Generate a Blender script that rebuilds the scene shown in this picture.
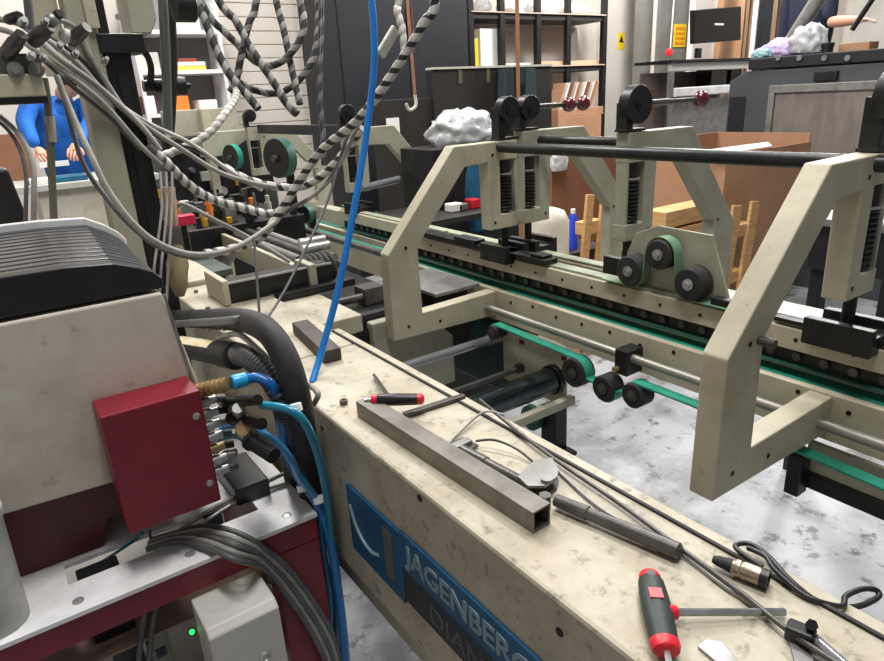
import bpy, bmesh, math, random
from mathutils import Vector, Matrix
random.seed(7)
for o in list(bpy.data.objects): bpy.data.objects.remove(o)
SC = bpy.context.scene
COL = SC.collection
# ------------------------------------------------------------------ camera
F_PX = 650.0; CAM = Vector((0, 0, 1.5))
yaw, pit, rol = math.radians(34.11), math.radians(19.75), math.radians(-3.24)
fw = Vector((math.sin(yaw)*math.cos(pit), math.cos(yaw)*math.cos(pit), -math.sin(pit)))
r0 = Vector((math.cos(yaw), -math.sin(yaw), 0)); u0 = r0.cross(fw)
rt = r0*math.cos(rol) + u0*math.sin(rol); up = u0*math.cos(rol) - r0*math.sin(rol)
cd = bpy.data.cameras.new('camera'); cd.sensor_width = 36; cd.sensor_fit = 'HORIZONTAL'
cd.lens = F_PX/884*36; cd.clip_start = .02; cd.clip_end = 100
cam = bpy.data.objects.new('camera', cd); COL.objects.link(cam)
cam.matrix_world = Matrix(((rt.x, up.x, -fw.x, CAM.x), (rt.y, up.y, -fw.y, CAM.y), (rt.z, up.z, -fw.z, CAM.z), (0, 0, 0, 1)))
SC.camera = cam
# ------------------------------------------------------------------ light
w = bpy.data.worlds.new('hall_air'); SC.world = w; w.use_nodes = True
w.node_tree.nodes['Background'].inputs[0].default_value = (.94, .97, 1.0, 1)
w.node_tree.nodes['Background'].inputs[1].default_value = .13
def ceiling_lamp(x, y, z, sx, sy, e):
    l = bpy.data.lights.new('ceiling_lamp', 'AREA'); l.shape = 'RECTANGLE'; l.size = sx; l.size_y = sy
    l.energy = e; l.color = (1.0, .98, .95)
    o = bpy.data.objects.new('ceiling_lamp', l); COL.objects.link(o); o.location = (x, y, z)
for x, y, e in ((.35, .5, 78), (2.2, 1.5, 76), (1.0, 4.0, 95)):
    ceiling_lamp(x, y, 4.6, .35, 1.6, e)
for x, y, e in ((4.6, 3.2, 170), (8.6, 3.4, 520), (6.4, 4.6, 380), (1.4, 4.6, 190)):   # unseen fill points added to brighten the rear walls and door
    l = bpy.data.lights.new('rear_fill_light', 'POINT'); l.shadow_soft_size = .3; l.energy = e; l.color = (1, .98, .95)
    o = bpy.data.objects.new('rear_fill_light', l); COL.objects.link(o); o.location = (x, y, 4.4)
SC.view_settings.view_transform = 'Standard'; SC.view_settings.look = 'None'
SC.view_settings.gamma = 1; SC.view_settings.use_curve_mapping = False
SC.view_settings.exposure = 0.35
# ------------------------------------------------------------------ helpers
FZ = -.15                                     # floor height
def at(px, py, X=None, Y=None, Z=None, D=None):
    d = fw + rt*((px-442)/F_PX) - up*((py-330.5)/F_PX)
    if D is not None: return CAM + d*D
    if X is not None: return CAM + d*((X-CAM.x)/d.x)
    if Y is not None: return CAM + d*((Y-CAM.y)/d.y)
    return CAM + d*((Z-CAM.z)/d.z)
def V(*a): return Vector(a)
class B:
    def __init__(s): s.v = []; s.f = []
    def add(s, vs, fs):
        n = len(s.v); s.v += [Vector(q) for q in vs]; s.f += [tuple(i+n for i in f) for f in fs]; return s
    def hexa(s, p):                           # 4 bottom, 4 top
        return s.add(p, [(3,2,1,0), (4,5,6,7), (0,1,5,4), (1,2,6,5), (2,3,7,6), (3,0,4,7)])
    def box(s, a, b, m=None):
        x0, y0, z0 = a; x1, y1, z1 = b
        x0, x1 = min(x0, x1), max(x0, x1); y0, y1 = min(y0, y1), max(y0, y1); z0, z1 = min(z0, z1), max(z0, z1)
        p = [V(x0,y0,z0), V(x1,y0,z0), V(x1,y1,z0), V(x0,y1,z0), V(x0,y0,z1), V(x1,y0,z1), V(x1,y1,z1), V(x0,y1,z1)]
        if m: p = [m @ q for q in p]
        return s.hexa(p)
    def bar(s, a, b, wd, ht, upv=(0,0,1)):     # rectangular bar from a to b
        a, b = Vector(a), Vector(b); d = (b-a).normalized(); u = Vector(upv); sd = d.cross(u).normalized(); u = sd.cross(d)
        q = lambda c: [c-sd*wd/2-u*ht/2, c+sd*wd/2-u*ht/2, c+sd*wd/2+u*ht/2, c-sd*wd/2+u*ht/2]
        A, C = q(a), q(b); return s.add(A+C, [(0,1,2,3), (7,6,5,4), (0,4,5,1), (1,5,6,2), (2,6,7,3), (3,7,4,0)])
    def prism(s, poly, ax, lo, hi):            # polygon in the plane across axis ax
        def P(q, h): return {'x': V(h, q[0], q[1]), 'y': V(q[0], h, q[1]), 'z': V(q[0], q[1], h)}[ax]
        n = len(poly); vs = [P(q, lo) for q in poly] + [P(q, hi) for q in poly]
        return s.add(vs, [tuple(range(n))[::-1], tuple(range(n, 2*n))] + [(i, (i+1) % n, n+(i+1) % n, n+i) for i in range(n)])
    def rings(s, rs, cap=True):
        n = len(rs[0]); vs = [q for r in rs for q in r]; fs = []
        for k in range(len(rs)-1):
            for i in range(n): fs.append((k*n+i, k*n+(i+1) % n, (k+1)*n+(i+1) % n, (k+1)*n+i))
        if cap: fs += [tuple(range(n))[::-1], tuple(range((len(rs)-1)*n, len(rs)*n))]
        return s.add(vs, fs)
    def lathe(s, p, d, prof, n=20):            # prof: (distance along d, radius)
        p = Vector(p); d = Vector(d).normalized(); a = d.orthogonal().normalized(); b = d.cross(a)
        return s.rings([[p+d*h+(a*math.cos(t)+b*math.sin(t))*max(r, 1e-4) for t in [2*math.pi*i/n for i in range(n)]] for h, r in prof])
    def cyl(s, a, b, r, n=16, r2=None):
        a, b = Vector(a), Vector(b); return s.lathe(a, b-a, [(0, r), ((b-a).length, r if r2 is None else r2)], n)
    def ball(s, c, r, n=16, m=8, sc=(1,1,1)):
        rs = []
        for k in range(m+1):
            t = math.pi*k/m; rs.append([Vector(c)+Vector((sc[0]*r*max(math.sin(t), .02)*math.cos(2*math.pi*i/n), sc[1]*r*max(math.sin(t), .02)*math.sin(2*math.pi*i/n), -sc[2]*r*math.cos(t))) for i in range(n)])
        return s.rings(rs)
    def tube(s, pts, r, n=8, smooth=6, closed=False):
        P = spline(pts, smooth, closed) if smooth else [Vector(q) for q in pts]
        fr = frames(P); R = r if callable(r) else (lambda t: r)
        rs = [[p+(a*math.cos(t)+b*math.sin(t))*R(k/(len(P)-1)) for t in [2*math.pi*i/n for i in range(n)]] for k, (p, a, b) in enumerate(fr)]
        return s.rings(rs)
    def helix(s, pts, R, pitch, r, n=5, smooth=6, step=10, flat=1.0, ph=0):
        P = spline(pts, smooth); fr = frames(P); L = [0]
        for i in range(1, len(P)): L.append(L[-1]+(P[i]-P[i-1]).length)
        N = max(4, int(L[-1]/pitch*step)); H = []; j = 0
        for k in range(N+1):
            l = L[-1]*k/N
            while j < len(L)-2 and L[j+1] < l: j += 1
            t = (l-L[j])/max(1e-9, L[j+1]-L[j]); p0, a0, b0 = fr[j]; p1, a1, b1 = fr[j+1]
            p = p0.lerp(p1, t); a = a0.lerp(a1, t); b = b0.lerp(b1, t); g = 2*math.pi*l/pitch+ph
            H.append(p+(a*math.cos(g)+b*math.sin(g))*R)
        return s.tube(H, r, n, 0)
    def band(s, pts, R, pitch, frac, smooth=6, step=14):   # flat wrap wound round a hose
        P = spline(pts, smooth); fr = frames(P); L = [0]
        for i in range(1, len(P)): L.append(L[-1]+(P[i]-P[i-1]).length)
        def sample(l):
            l = min(max(l, 0), L[-1]-1e-6); j = 0
            lo, hi = 0, len(L)-2
            while lo < hi:
                m_ = (lo+hi+1)//2
                if L[m_] <= l: lo = m_
                else: hi = m_-1
            j = lo; t = (l-L[j])/max(1e-9, L[j+1]-L[j]); p0, a0, b0 = fr[j]; p1, a1, b1 = fr[j+1]
            return p0.lerp(p1, t), a0.lerp(a1, t), b0.lerp(b1, t)
        N = int(L[-1]/pitch*step); rs = []; wl = pitch*frac
        for k in range(N+1):
            l = L[-1]*k/N; g = 2*math.pi*l/pitch; r = []
            for off, rad in ((0, R*.9), (0, R*1.05), (wl*.5, R*1.14), (wl, R*1.05), (wl, R*.9)):
                p, a, b = sample(l+off); r.append(p+(a*math.cos(g)+b*math.sin(g))*rad)
            rs.append(r)
        return s.rings(rs)
    def ribbon(s, pts, wv, th):                # belt: closed loop of points, width vector, thickness outward
        P = [Vector(q) for q in pts]; n = len(P); wv = Vector(wv); rs = []
        for i in range(n):
            d = (P[(i+1) % n]-P[i-1]).normalized(); nn = d.cross(wv).normalized()
            rs.append([P[i]-wv/2, P[i]+wv/2, P[i]+wv/2+nn*th, P[i]-wv/2+nn*th])
        vs = [q for r in rs for q in r]; fs = []
        for k in range(n):
            for i in range(4): fs.append((k*4+i, k*4+(i+1) % 4, ((k+1) % n)*4+(i+1) % 4, ((k+1) % n)*4+i))
        return s.add(vs, fs)
    def strip(s, pts, wv, th):                 # open belt
        P = [Vector(q) for q in pts]; n = len(P); wv = Vector(wv); rs = []
        for i in range(n):
            d = (P[min(i+1, n-1)]-P[max(i-1, 0)]).normalized(); nn = d.cross(wv).normalized()
            rs.append([P[i]-wv/2, P[i]+wv/2, P[i]+wv/2+nn*th, P[i]-wv/2+nn*th])
        return s.rings(rs)
def spline(pts, k=6, closed=False):
    P = [Vector(q) for q in pts]; out = []
    if len(P) < 3:
        return P
    n = len(P)
    for i in range(n-1):
        p0, p1, p2, p3 = P[max(i-1, 0)], P[i], P[i+1], P[min(i+2, n-1)]
        for j in range(k):
            t = j/k; out.append(.5*((2*p1)+(p2-p0)*t+(2*p0-5*p1+4*p2-p3)*t*t+(3*p1-p0-3*p2+p3)*t**3))
    out.append(P[-1]); return out
def frames(P):
    n = len(P); T = [(P[min(i+1, n-1)]-P[max(i-1, 0)]).normalized() for i in range(n)]
    a = T[0].orthogonal().normalized(); out = []
    for i in range(n):
        a = (a-T[i]*a.dot(T[i])).normalized(); out.append((P[i], a, T[i].cross(a)))
    return out
ORG = {}
def link(name, mb, mat, org, parent=None, smooth=None, bevel=0, seg=2):
    me = bpy.data.meshes.new(name); me.from_pydata([q-org for q in mb.v], [], mb.f)
    bm = bmesh.new(); bm.from_mesh(me); bmesh.ops.recalc_face_normals(bm, faces=bm.faces); bm.to_mesh(me); bm.free()
    me.materials.append(mat)
    o = bpy.data.objects.new(name, me); COL.objects.link(o)
    if smooth is not None:
        for p in me.polygons: p.use_smooth = True
        me.set_sharp_from_angle(angle=math.radians(smooth))
    if bevel:
        m = o.modifiers.new('edge', 'BEVEL'); m.width = bevel; m.segments = seg; m.limit_method = 'ANGLE'; m.angle_limit = math.radians(35)
    if parent: o.parent = parent
    else: o.location = org
    ORG[o.name] = org
    return o
def thing(name, label, cat, loc, group=None):
    o = bpy.data.objects.new(name, None); COL.objects.link(o); o.location = loc; o.empty_display_size = .05
    o['label'] = label; o['category'] = cat
    if group: o['group'] = group
    ORG[o.name] = Vector(loc); return o
def part(t, name, mb, mat, smooth=None, bevel=0, label=None, stuff=False):
    o = link(name, mb, mat, ORG[t.name], t, smooth, bevel)
    if label: o['label'] = label
    if stuff: o['kind'] = 'stuff'
    return o
def base_of(mb):
    xs = [q.x for q in mb.v]; ys = [q.y for q in mb.v]; zs = [q.z for q in mb.v]
    return V((min(xs)+max(xs))/2, (min(ys)+max(ys))/2, min(zs))
def solo(name, mb, mat, label, cat, group=None, smooth=None, bevel=0):
    o = link(name, mb, mat, base_of(mb), None, smooth, bevel); o['label'] = label; o['category'] = cat
    if group: o['group'] = group
    return o
def struct(name, mb, mat, label, cat, bevel=0, smooth=None):
    o = solo(name, mb, mat, label, cat, None, smooth, bevel); o['kind'] = 'structure'; return o
def text(t, name, s, size, loc, xd, yd, mat, depth=.001, width=None, label=None, bold=0):
    c = bpy.data.curves.new(name, 'FONT'); c.body = s; c.size = size; c.extrude = depth; c.offset = bold; c.resolution_u = 3
    tmp = bpy.data.objects.new('tmp', c); COL.objects.link(tmp)
    me = bpy.data.meshes.new_from_object(tmp); bpy.data.objects.remove(tmp); bpy.data.curves.remove(c)
    xs = [v.co.x for v in me.vertices]; k = 1 if width is None else width/(max(xs)-min(xs)); x0 = min(xs)
    xd = Vector(xd).normalized(); yd = Vector(yd).normalized(); zd = xd.cross(yd); loc = Vector(loc); org = ORG[t.name]
    for v in me.vertices: v.co = loc+xd*((v.co.x-x0)*k)+yd*v.co.y+zd*v.co.z-org
    me.materials.clear(); me.materials.append(mat)
    o = bpy.data.objects.new(name, me); COL.objects.link(o); o.parent = t; ORG[o.name] = org
    if label: o['label'] = label
    return o
# ------------------------------------------------------------------ materials
def srgb(c): return tuple((x/12.92 if x <= .04045 else ((x+.055)/1.055)**2.4) for x in [q/255 for q in c])
def mat(name, c, rough=.5, metal=0, dirt=None, amt=.0, scale=6, spots=None, bump=0, bscale=60, spec=.5, alpha=1, trans=0, stretch=None, lo=.42, hi=.62, speck=None):
    m = bpy.data.materials.new(name); m.use_nodes = True; N = m.node_tree; L = N.links; b = N.nodes['Principled BSDF']
    c = srgb(c); b.inputs['Base Color'].default_value = (*c, 1); b.inputs['Roughness'].default_value = rough; b.inputs['Metallic'].default_value = metal
    b.inputs['Specular IOR Level'].default_value = spec
    if alpha < 1: b.inputs['Alpha'].default_value = alpha
    if trans: b.inputs['Transmission Weight'].default_value = trans
    tc = N.nodes.new('ShaderNodeTexCoord'); out = tc.outputs['Object']
    if stretch:
        mp = N.nodes.new('ShaderNodeMapping'); mp.inputs['Scale'].default_value = stretch; L.new(out, mp.inputs[0]); out = mp.outputs[0]
    cur = None
    if dirt:
        for sc, d, a, l_, h_ in [(scale, dirt, amt, lo, hi)] + ([(speck[0], speck[1], speck[2], speck[3], speck[4])] if speck else []):
            nz = N.nodes.new('ShaderNodeTexNoise'); nz.inputs['Scale'].default_value = sc; nz.inputs['Detail'].default_value = 7; nz.inputs['Roughness'].default_value = .65
            L.new(out, nz.inputs['Vector'])
            mr = N.nodes.new('ShaderNodeMapRange'); mr.inputs[1].default_value = l_; mr.inputs[2].default_value = h_; mr.inputs[4].default_value = a
            L.new(nz.outputs['Fac'], mr.inputs[0])
            mx = N.nodes.new('ShaderNodeMix'); mx.data_type = 'RGBA'; L.new(mr.outputs[0], mx.inputs[0])
            if cur: L.new(cur, mx.inputs[6])
            else: mx.inputs[6].default_value = (*c, 1)
            mx.inputs[7].default_value = (*srgb(d), 1); cur = mx.outputs[2]
        L.new(cur, b.inputs['Base Color'])
    if bump:
        nb = N.nodes.new('ShaderNodeTexNoise'); nb.inputs['Scale'].default_value = bscale; nb.inputs['Detail'].default_value = 4; L.new(out, nb.inputs['Vector'])
        bp = N.nodes.new('ShaderNodeBump'); bp.inputs['Strength'].default_value = bump; bp.inputs['Distance'].default_value = .004
        L.new(nb.outputs['Fac'], bp.inputs['Height']); L.new(bp.outputs[0], b.inputs['Normal'])
    return m
def emit(name, c, s):
    m = mat(name, c); b = m.node_tree.nodes['Principled BSDF']; b.inputs['Emission Color'].default_value = (*srgb(c), 1); b.inputs['Emission Strength'].default_value = s; return m
CREAM = mat('cream_paint', (188, 181, 158), .5, 0, (136, 126, 104), .45, 5, bump=.06, bscale=40, speck=(55, (92, 84, 70), .55, .63, .72))
CREAMB = mat('cream_paint_worn', (184, 177, 158), .55, 0, (150, 139, 116), .75, 11, bump=.06, bscale=60, speck=(48, (96, 88, 76), .75, .56, .70), lo=.40, hi=.68)
SAGE = mat('greenish_cream_paint', (170, 168, 149), .5, 0, (128, 122, 102), .4, 6, speck=(60, (90, 86, 74), .5, .62, .7))
HOUSE = mat('off_white_housing', (212, 205, 190), .5, 0, (158, 142, 116), .45, 4, speck=(26, (140, 118, 86), .5, .6, .72))
BLACK = mat('black_metal', (22, 22, 24), .42, .2, (44, 44, 46), .5, 14)
BLACKP = mat('black_plastic', (19, 19, 21), .4, 0, (36, 36, 38), .4, 10)
RUBBER = mat('black_rubber', (30, 30, 32), .7, 0, (54, 52, 50), .5, 16)
DARKTUBE = mat('blackened_tube', (42, 44, 45), .4, .4, (26, 26, 28), .6, 18)
STEEL = mat('bare_steel', (190, 190, 190), .3, .55, (110, 106, 100), .5, 16)
STEELD = mat('oily_dark_steel', (96, 94, 92), .38, .5, (58, 55, 52), .6, 18)
CHROME = mat('chrome_shaft', (176, 178, 182), .15, .65, (84, 88, 92), .4, 8, stretch=(1, 6, 6))
CHROMED = mat('dark_polished_shaft', (84, 92, 96), .18, .9, (40, 44, 46), .5, 6, stretch=(1, 5, 5))
GALV = mat('galvanised_grey', (150, 150, 148), .45, .6, (108, 104, 98), .5, 12)
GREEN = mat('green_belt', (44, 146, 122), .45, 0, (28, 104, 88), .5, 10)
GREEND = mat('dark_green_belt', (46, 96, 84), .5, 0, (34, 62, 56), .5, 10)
RED = mat('red_paint', (128, 22, 38), .42, 0, (100, 18, 30), .5, 5, speck=(60, (186, 120, 110), .3, .66, .74))
REDD = mat('dark_red_paint', (92, 22, 34), .5, 0, (60, 16, 26), .5, 5)
WHITEP = mat('white_sheet_metal', (240, 240, 242), .4, 0, (168, 164, 160), .4, 7, speck=(70, (118, 108, 100), .45, .64, .72))
LGREY = mat('light_grey_box', (196, 194, 186), .45, 0, (160, 156, 146), .3, 5)
GREYC = mat('grey_cable', (150, 148, 142), .5, 0, (104, 102, 98), .5, 20)
DGREYC = mat('dark_grey_cable', (92, 92, 94), .45, 0, (58, 58, 60), .5, 20)
BLACKC = mat('black_cable', (36, 36, 40), .4)
WRAPL = mat('pale_spiral_wrap', (196, 192, 184), .5, 0, (132, 126, 116), .6, 22)
WRAPG = mat('grey_spiral_wrap', (128, 126, 122), .5, 0, (86, 84, 80), .6, 22)
BLUEH = mat('blue_hose', (28, 122, 204), .3, 0, (16, 92, 170), .4, 10)
BLUED = mat('deep_blue_hose', (20, 108, 176), .32, 0, (20, 76, 140), .4, 10)
TEALH = mat('teal_hose', (20, 122, 150), .3, 0, (16, 92, 116), .4, 10)
BRASS = mat('brass', (182, 156, 110), .35, .5, (128, 104, 74), .6, 40)
SIGNB = mat('blue_enamel', (12, 84, 124), .4, 0, (10, 62, 94), .5, 8)
SIGNK = mat('dark_name_strip', (34, 38, 42), .5, 0, (54, 56, 58), .4, 20)
SIGNW = mat('silver_lettering', (126, 150, 160), .5, .2)
REDP = mat('red_plastic', (206, 34, 48), .4); BURG = mat('burgundy_knob', (88, 18, 34), .15, spec=.8)
CARD = mat('cardboard', (180, 138, 106), .8, 0, (160, 116, 86), .5, 4); CARDD = mat('brown_cardboard', (142, 98, 72), .85, 0, (120, 80, 58), .5, 4)
WOOD = mat('pallet_wood', (212, 168, 112), .75, 0, (170, 122, 74), .6, 7, stretch=(1, 1, 6)); PAPER = mat('white_paper', (232, 230, 226), .8)
WALLM = mat('white_wall_paint', (222, 214, 204), .75, 0, (196, 186, 174), .4, 2)
DOORM = mat('white_door_paint', (226, 220, 212), .6, 0, (204, 196, 186), .3, 1.5)
PILLAR = mat('grey_concrete', (134, 134, 130), .8, 0, (108, 108, 104), .5, 3)
FLOORM = mat('painted_concrete_floor', (180, 182, 186), .42, 0, (126, 128, 132), .85, 3.2, bump=.05, bscale=20, lo=.44, hi=.62, speck=(13, (78, 78, 80), .85, .56, .66))
CABM = mat('navy_black_cabinet', (20, 22, 29), .55, 0, (30, 32, 40), .4, 3); DARKP = mat('dark_brown_panel', (30, 27, 26), .6, 0, (46, 42, 38), .4, 4)
MACH = mat('slate_grey_machine', (74, 78, 82), .5, 0, (60, 63, 66), .4, 3); SCREEN = mat('monitor_black', (12, 12, 14), .25)
YEL = mat('yellow_notice', (246, 214, 40), .6); ORA = mat('orange_print', (236, 150, 20), .6)
JACK = mat('blue_jacket', (22, 104, 196), .8, 0, (14, 66, 140), .6, 10, bump=.3, bscale=18); NAVY = mat('navy_clothing', (38, 44, 68), .85, 0, (26, 30, 48), .5, 9)
SKIN = mat('skin', (214, 158, 132), .55); HAIR = mat('dark_hair', (34, 28, 24), .7)
TEALC = mat('teal_cloth', (24, 96, 130), .85, 0, (16, 60, 86), .6, 14, bump=.4, bscale=20)
BAG = mat('clear_plastic_bag', (240, 242, 244), .16, 0, (206, 210, 214), .5, 18, trans=.45, bump=.9, bscale=30)
BAGP = mat('lilac_plastic_bag', (206, 188, 222), .3, 0, (178, 148, 202), .6, 16, bump=.5, bscale=24)
PLASTB = mat('cloudy_plastic', (232, 232, 226), .4, 0, (184, 186, 186), .5, 14, trans=.5)
GLED = emit('green_led', (30, 230, 80), 3); RLED = emit('red_signal', (236, 40, 36), .6)
YELM = mat('yellow_brass_oil', (206, 160, 50), .4, .3); ORANGE = mat('orange_plastic', (226, 128, 48), .5)
# ================================================================== SETTING
WY = 6.6
mb = B(); mb.box((-6, -3, FZ-.1), (16, WY+.2, FZ)); struct('floor', mb, FLOORM, 'pale grey concrete factory floor with dark scuffs and stains', 'floor')
mb = B(); mb.box((-6, WY, FZ), (16, WY+.2, 4.2)); wb = struct('wall_back', mb, WALLM, 'white back wall of the hall clad with horizontal boards', 'wall')
pl = B(); pl.box((1.6, WY-.014, 0), (3.9, WY+.002, .112)); pme = None
for i in range(17):
    z = .75+i*.12
    if pme is None:
        o = part(wb, 'plank', B().add([q+V(0, 0, z) for q in pl.v], pl.f), WALLM, bevel=.004); pme = o; z0 = z
    else:
        o = pme.copy(); COL.objects.link(o); o.parent = wb; o.location = (0, 0, z-z0)
struct('wall_right', B().box((14, -3, FZ), (14.2, WY, 4.2)), WALLM, 'plain white right wall of the hall', 'wall')
struct('wall_left', B().box((-5.2, -3, FZ), (-5, WY, 4.2)), WALLM, 'plain white left wall of the hall', 'wall')
# door in the back wall
a = at(605, 0, Y=WY-.05); b = at(645, 0, Y=WY-.05)
dr = thing('door_1', 'tall plain white door with small yellow warning sticker', 'door', (a.x+.45, WY-.03, FZ)); dr['kind'] = 'structure'
part(dr, 'door_leaf', B().box((a.x, WY-.06, FZ), (b.x, WY, 3.0)), DOORM, bevel=.006)
part(dr, 'door_frame', B().box((b.x+.005, WY-.09, FZ), (b.x+.09, WY, 3.1)).box((a.x-.09, WY-.09, FZ), (a.x-.005, WY, 3.1)), DOORM, bevel=.005)
c = at(621, 40, Y=WY-.06)
st = part(dr, 'warning_sticker', B().box((c.x-.07, WY-.064, c.z-.12), (c.x+.07, WY-.0605, c.z+.09)), YEL, label='yellow warning sticker with black triangle')
part(st, 'warning_symbol', B().prism([(c.x-.045, c.z-.03), (c.x+.045, c.z-.03), (c.x, c.z+.055)], 'y', WY-.067, WY-.0645), BLACKP)
a = at(648, 60, Y=5.9); b = at(694, 60, Y=5.9)
struct('pillar_1', B().box((a.x, 5.75, FZ), (b.x, 6.15, 4.2)), PILLAR, 'square grey concrete pillar between white door and wall monitor', 'pillar', .01)
cp = at(655, 40, Y=5.7)
solo('conduit_pipe', B().cyl((cp.x, 5.72, FZ), (cp.x, 5.72, 4.2), .025).box((cp.x-.05, 5.69, 1.3), (cp.x+.05, 5.75, 1.46)), WALLM, 'thin white conduit pipe with switch box on grey pillar', 'pipe', smooth=40)
# ================================================================== FOREGROUND BEAM
BX0, BX1, BZ = .43, .66, .95
bt = thing('machine_beam', 'long cream painted machine beam with blue name plate in the foreground', 'machine beam', (.545, .9, .61))
part(bt, 'body', B().box((BX0, -.35, .61), (BX1, 1.342, BZ)), CREAMB, bevel=.006)
part(bt, 'body', B().box((BX0, 1.345, .61), (BX1, 2.2, BZ-.0005)), CREAMB, bevel=.006)
part(bt, 'edge_ledge', B().box((BX1+.001, -.35, .80), (BX1+.028, 1.5, .94)), CREAMB, bevel=.004)
part(bt, 'edge_strip', B().box((.647, -.35, BZ-.002), (.652, 1.46, BZ+.004)), RUBBER, label='thin black rubber strip along the far edge')
part(bt, 'end_ledge', B().box((BX1+.002, 1.58, .88), (.80, 1.98, .932)), CREAMB, bevel=.004)
part(bt, 'lower_flange', B().box((BX0+.03, -.35, .52), (BX1-.03, 2.2, .609)), SAGE)
for px, py in ((322, 428), (420, 498), (560, 632)):
    q = at(px, py, X=BX0); part(bt, 'bolt_hole', B().cyl(q+V(.002, 0, 0), q-V(.0015, 0, 0), .006, 10), BLACK)
# name plate: reads along -Y on the face turned to -X
np_ = part(bt, 'name_plate', B().box((BX0-.006, .785, .690), (BX0-.0005, .975, .834)).box((BX0-.0055, .385, .766), (BX0-.0005, .787, .838)), SIGNB, bevel=.001, label='blue enamel name plate with silver lettering')
part(np_, 'lower_strip', B().box((BX0-.005, .385, .700), (BX0-.0005, .783, .765)), SIGNK, label='dark strip with a second word')
xf = BX0-.007
lg = [V(xf, .962, .795), V(xf, .955, .775), V(xf, .94, .752), V(xf, .915, .735), V(xf, .885, .733), V(xf, .865, .742)]
part(np_, 'logo_curve', B().tube(lg, .0035, 8), SIGNW, smooth=60)
part(np_, 'logo_bar', B().box((xf, .812, .715), (xf+.0015, .842, .815)), mat('dull_grey_logo', (96, 100, 100), .5, .3))
text(np_, 'lettering', 'JAGENBERG', .052, (xf+.001, .772, .786), (0, -1, 0), (0, 0, 1), SIGNW, .001, .305, label='silver capital letters', bold=.0012)
text(np_, 'lettering', 'DIANA', .048, (xf+.002, .705, .714), (0, -1, 0), (0, 0, 1), mat('dull_grey_letters', (86, 92, 94), .5, .2), .001, .18, label='grey capital letters')
# ================================================================== CARRIER FRAMES
def carrier(y0, mir, label, group, handle=.30, hr=.041):
    fx = (lambda x: 3.055-x) if mir else (lambda x: x); up_ = .024 if mir else 0
    t = .05; T = thing('carrier_frame', label, 'machine frame', (fx(1.2), y0+t/2, .75), group)
    P = [(.976,.762), (.98,1.047), (1.25,1.35), (1.513,1.352), (1.513,1.29), (1.437,1.29), (1.437,1.11), (1.513,1.11), (1.513,1.06), (1.39,1.06), (1.385,1.287), (1.29,1.282), (1.09,1.057), (1.093,.834), (1.405,.842), (1.405,.754)]
    P = [(fx(x)+(.032 if mir and x < 1.36 else 0), z+(up_ if z > 1.34 else 0)) for x, z in P]
    part(T, 'arch', B().prism(P, 'y', y0, y0+t), CREAM if not mir else SAGE, bevel=.003)
    part(T, 'window_lip', B().box((fx(1.504), y0+.004, 1.105), (fx(1.512), y0+t-.004, 1.295)), SAGE)
    cx, cy = fx(1.473), y0+.025
    part(T, 'spring_rod', B().cyl((cx, cy, .99), (cx, cy, 1.29), .0135, 12).cyl((cx, cy, 1.248), (cx, cy, 1.289), .024, 14), BLACK, smooth=40)
    part(T, 'ring', B().cyl((cx, cy, 1.240), (cx, cy, 1.246), .029, 16), STEEL, smooth=40)
    part(T, 'coil_spring', B().helix([V(cx, cy, 1.112), V(cx, cy, 1.17), V(cx, cy, 1.238)], .0235, .0118, .0045, 6, 6, 12), DARKTUBE, smooth=60)
    x0, x1 = sorted((fx(1.405), fx(1.512)))
    part(T, 'foot_clamp', B().prism([(x0, .945), (x1, .945), (x1, 1.005), (x1-.022, 1.005), (x1-.022, .985), (x0+.022, .985), (x0+.022, 1.005), (x0, 1.005)], 'y', y0-.055, y0+.085), BLACK, bevel=.002)
    hx, hz = fx(1.481), 1.45
    hub = part(T, 'lever_hub', B().cyl((hx, y0-.008, hz), (hx, y0+.03, hz), hr, 28), BLACK, smooth=40, bevel=.003)
    part(hub, 'hub_bolt', B().cyl((hx, y0-.016, hz), (hx, y0-.008, hz), .011, 6).cyl((hx, y0-.012, hz), (hx, y0-.008, hz), .019, 20), BLACKP, smooth=30)
    part(T, 'hub_bracket', B().box((hx-.041, y0+.006, 1.354+up_), (hx-.012, y0+.045, hz+.006)).box((hx-.043, y0+.002, 1.353+up_), (hx+.043, y0+.048, 1.361+up_)), BLACK, bevel=.002)
    if handle:
        part(T, 'lever_rod', B().cyl((hx+.01, y0+.036, hz), (hx+handle*.55, y0+.036, hz), .0095).cyl((hx+handle*.5, y0+.036, hz), (hx+handle, y0+.036, hz), .0075), STEELD, smooth=40)
        part(T, 'lever_knob', B().ball((hx+handle+.012, y0+.036, hz), .026), BURG, smooth=180)
    for x, z in ((1.035, .80), (1.045, 1.06), (1.41, 1.085), (1.405, 1.31), (1.16, .79)):
        part(T, 'bolt_hole', B().cyl((fx(x), y0+.002, z), (fx(x), y0-.0015, z), .0052, 10), BLACK)
    return T
G1 = 'carrier frames along the belts'
YL, YR, YM1, YM2 = 1.72, .576, 1.72, 1.27
carrier(YL, False, 'cream angled carrier frame at the middle of the machine with left end of black tube', G1)
fr = carrier(YR, False, 'nearest cream angled carrier frame at right with black tube passing through', G1, hr=.053)
q = at(759, 340, Y=YR); part(fr, 'stud', B().cyl(q, q-V(0, .03, 0), .0085, 12), STEELD, smooth=40)
carrier(YM1, True, 'mirrored cream carrier frame directly behind the middle one', G1, handle=.28)
carrier(YM2, True, 'mirrored carrier frame with round black hub before the cardboard box', G1, handle=.33, hr=.053)
carrier(3.05, True, 'far mirrored carrier frame behind the hanging blue hose', G1, handle=0)
carrier(4.45, True, 'farthest mirrored carrier frame among the hanging wrapped hoses', G1, handle=0)
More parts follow.
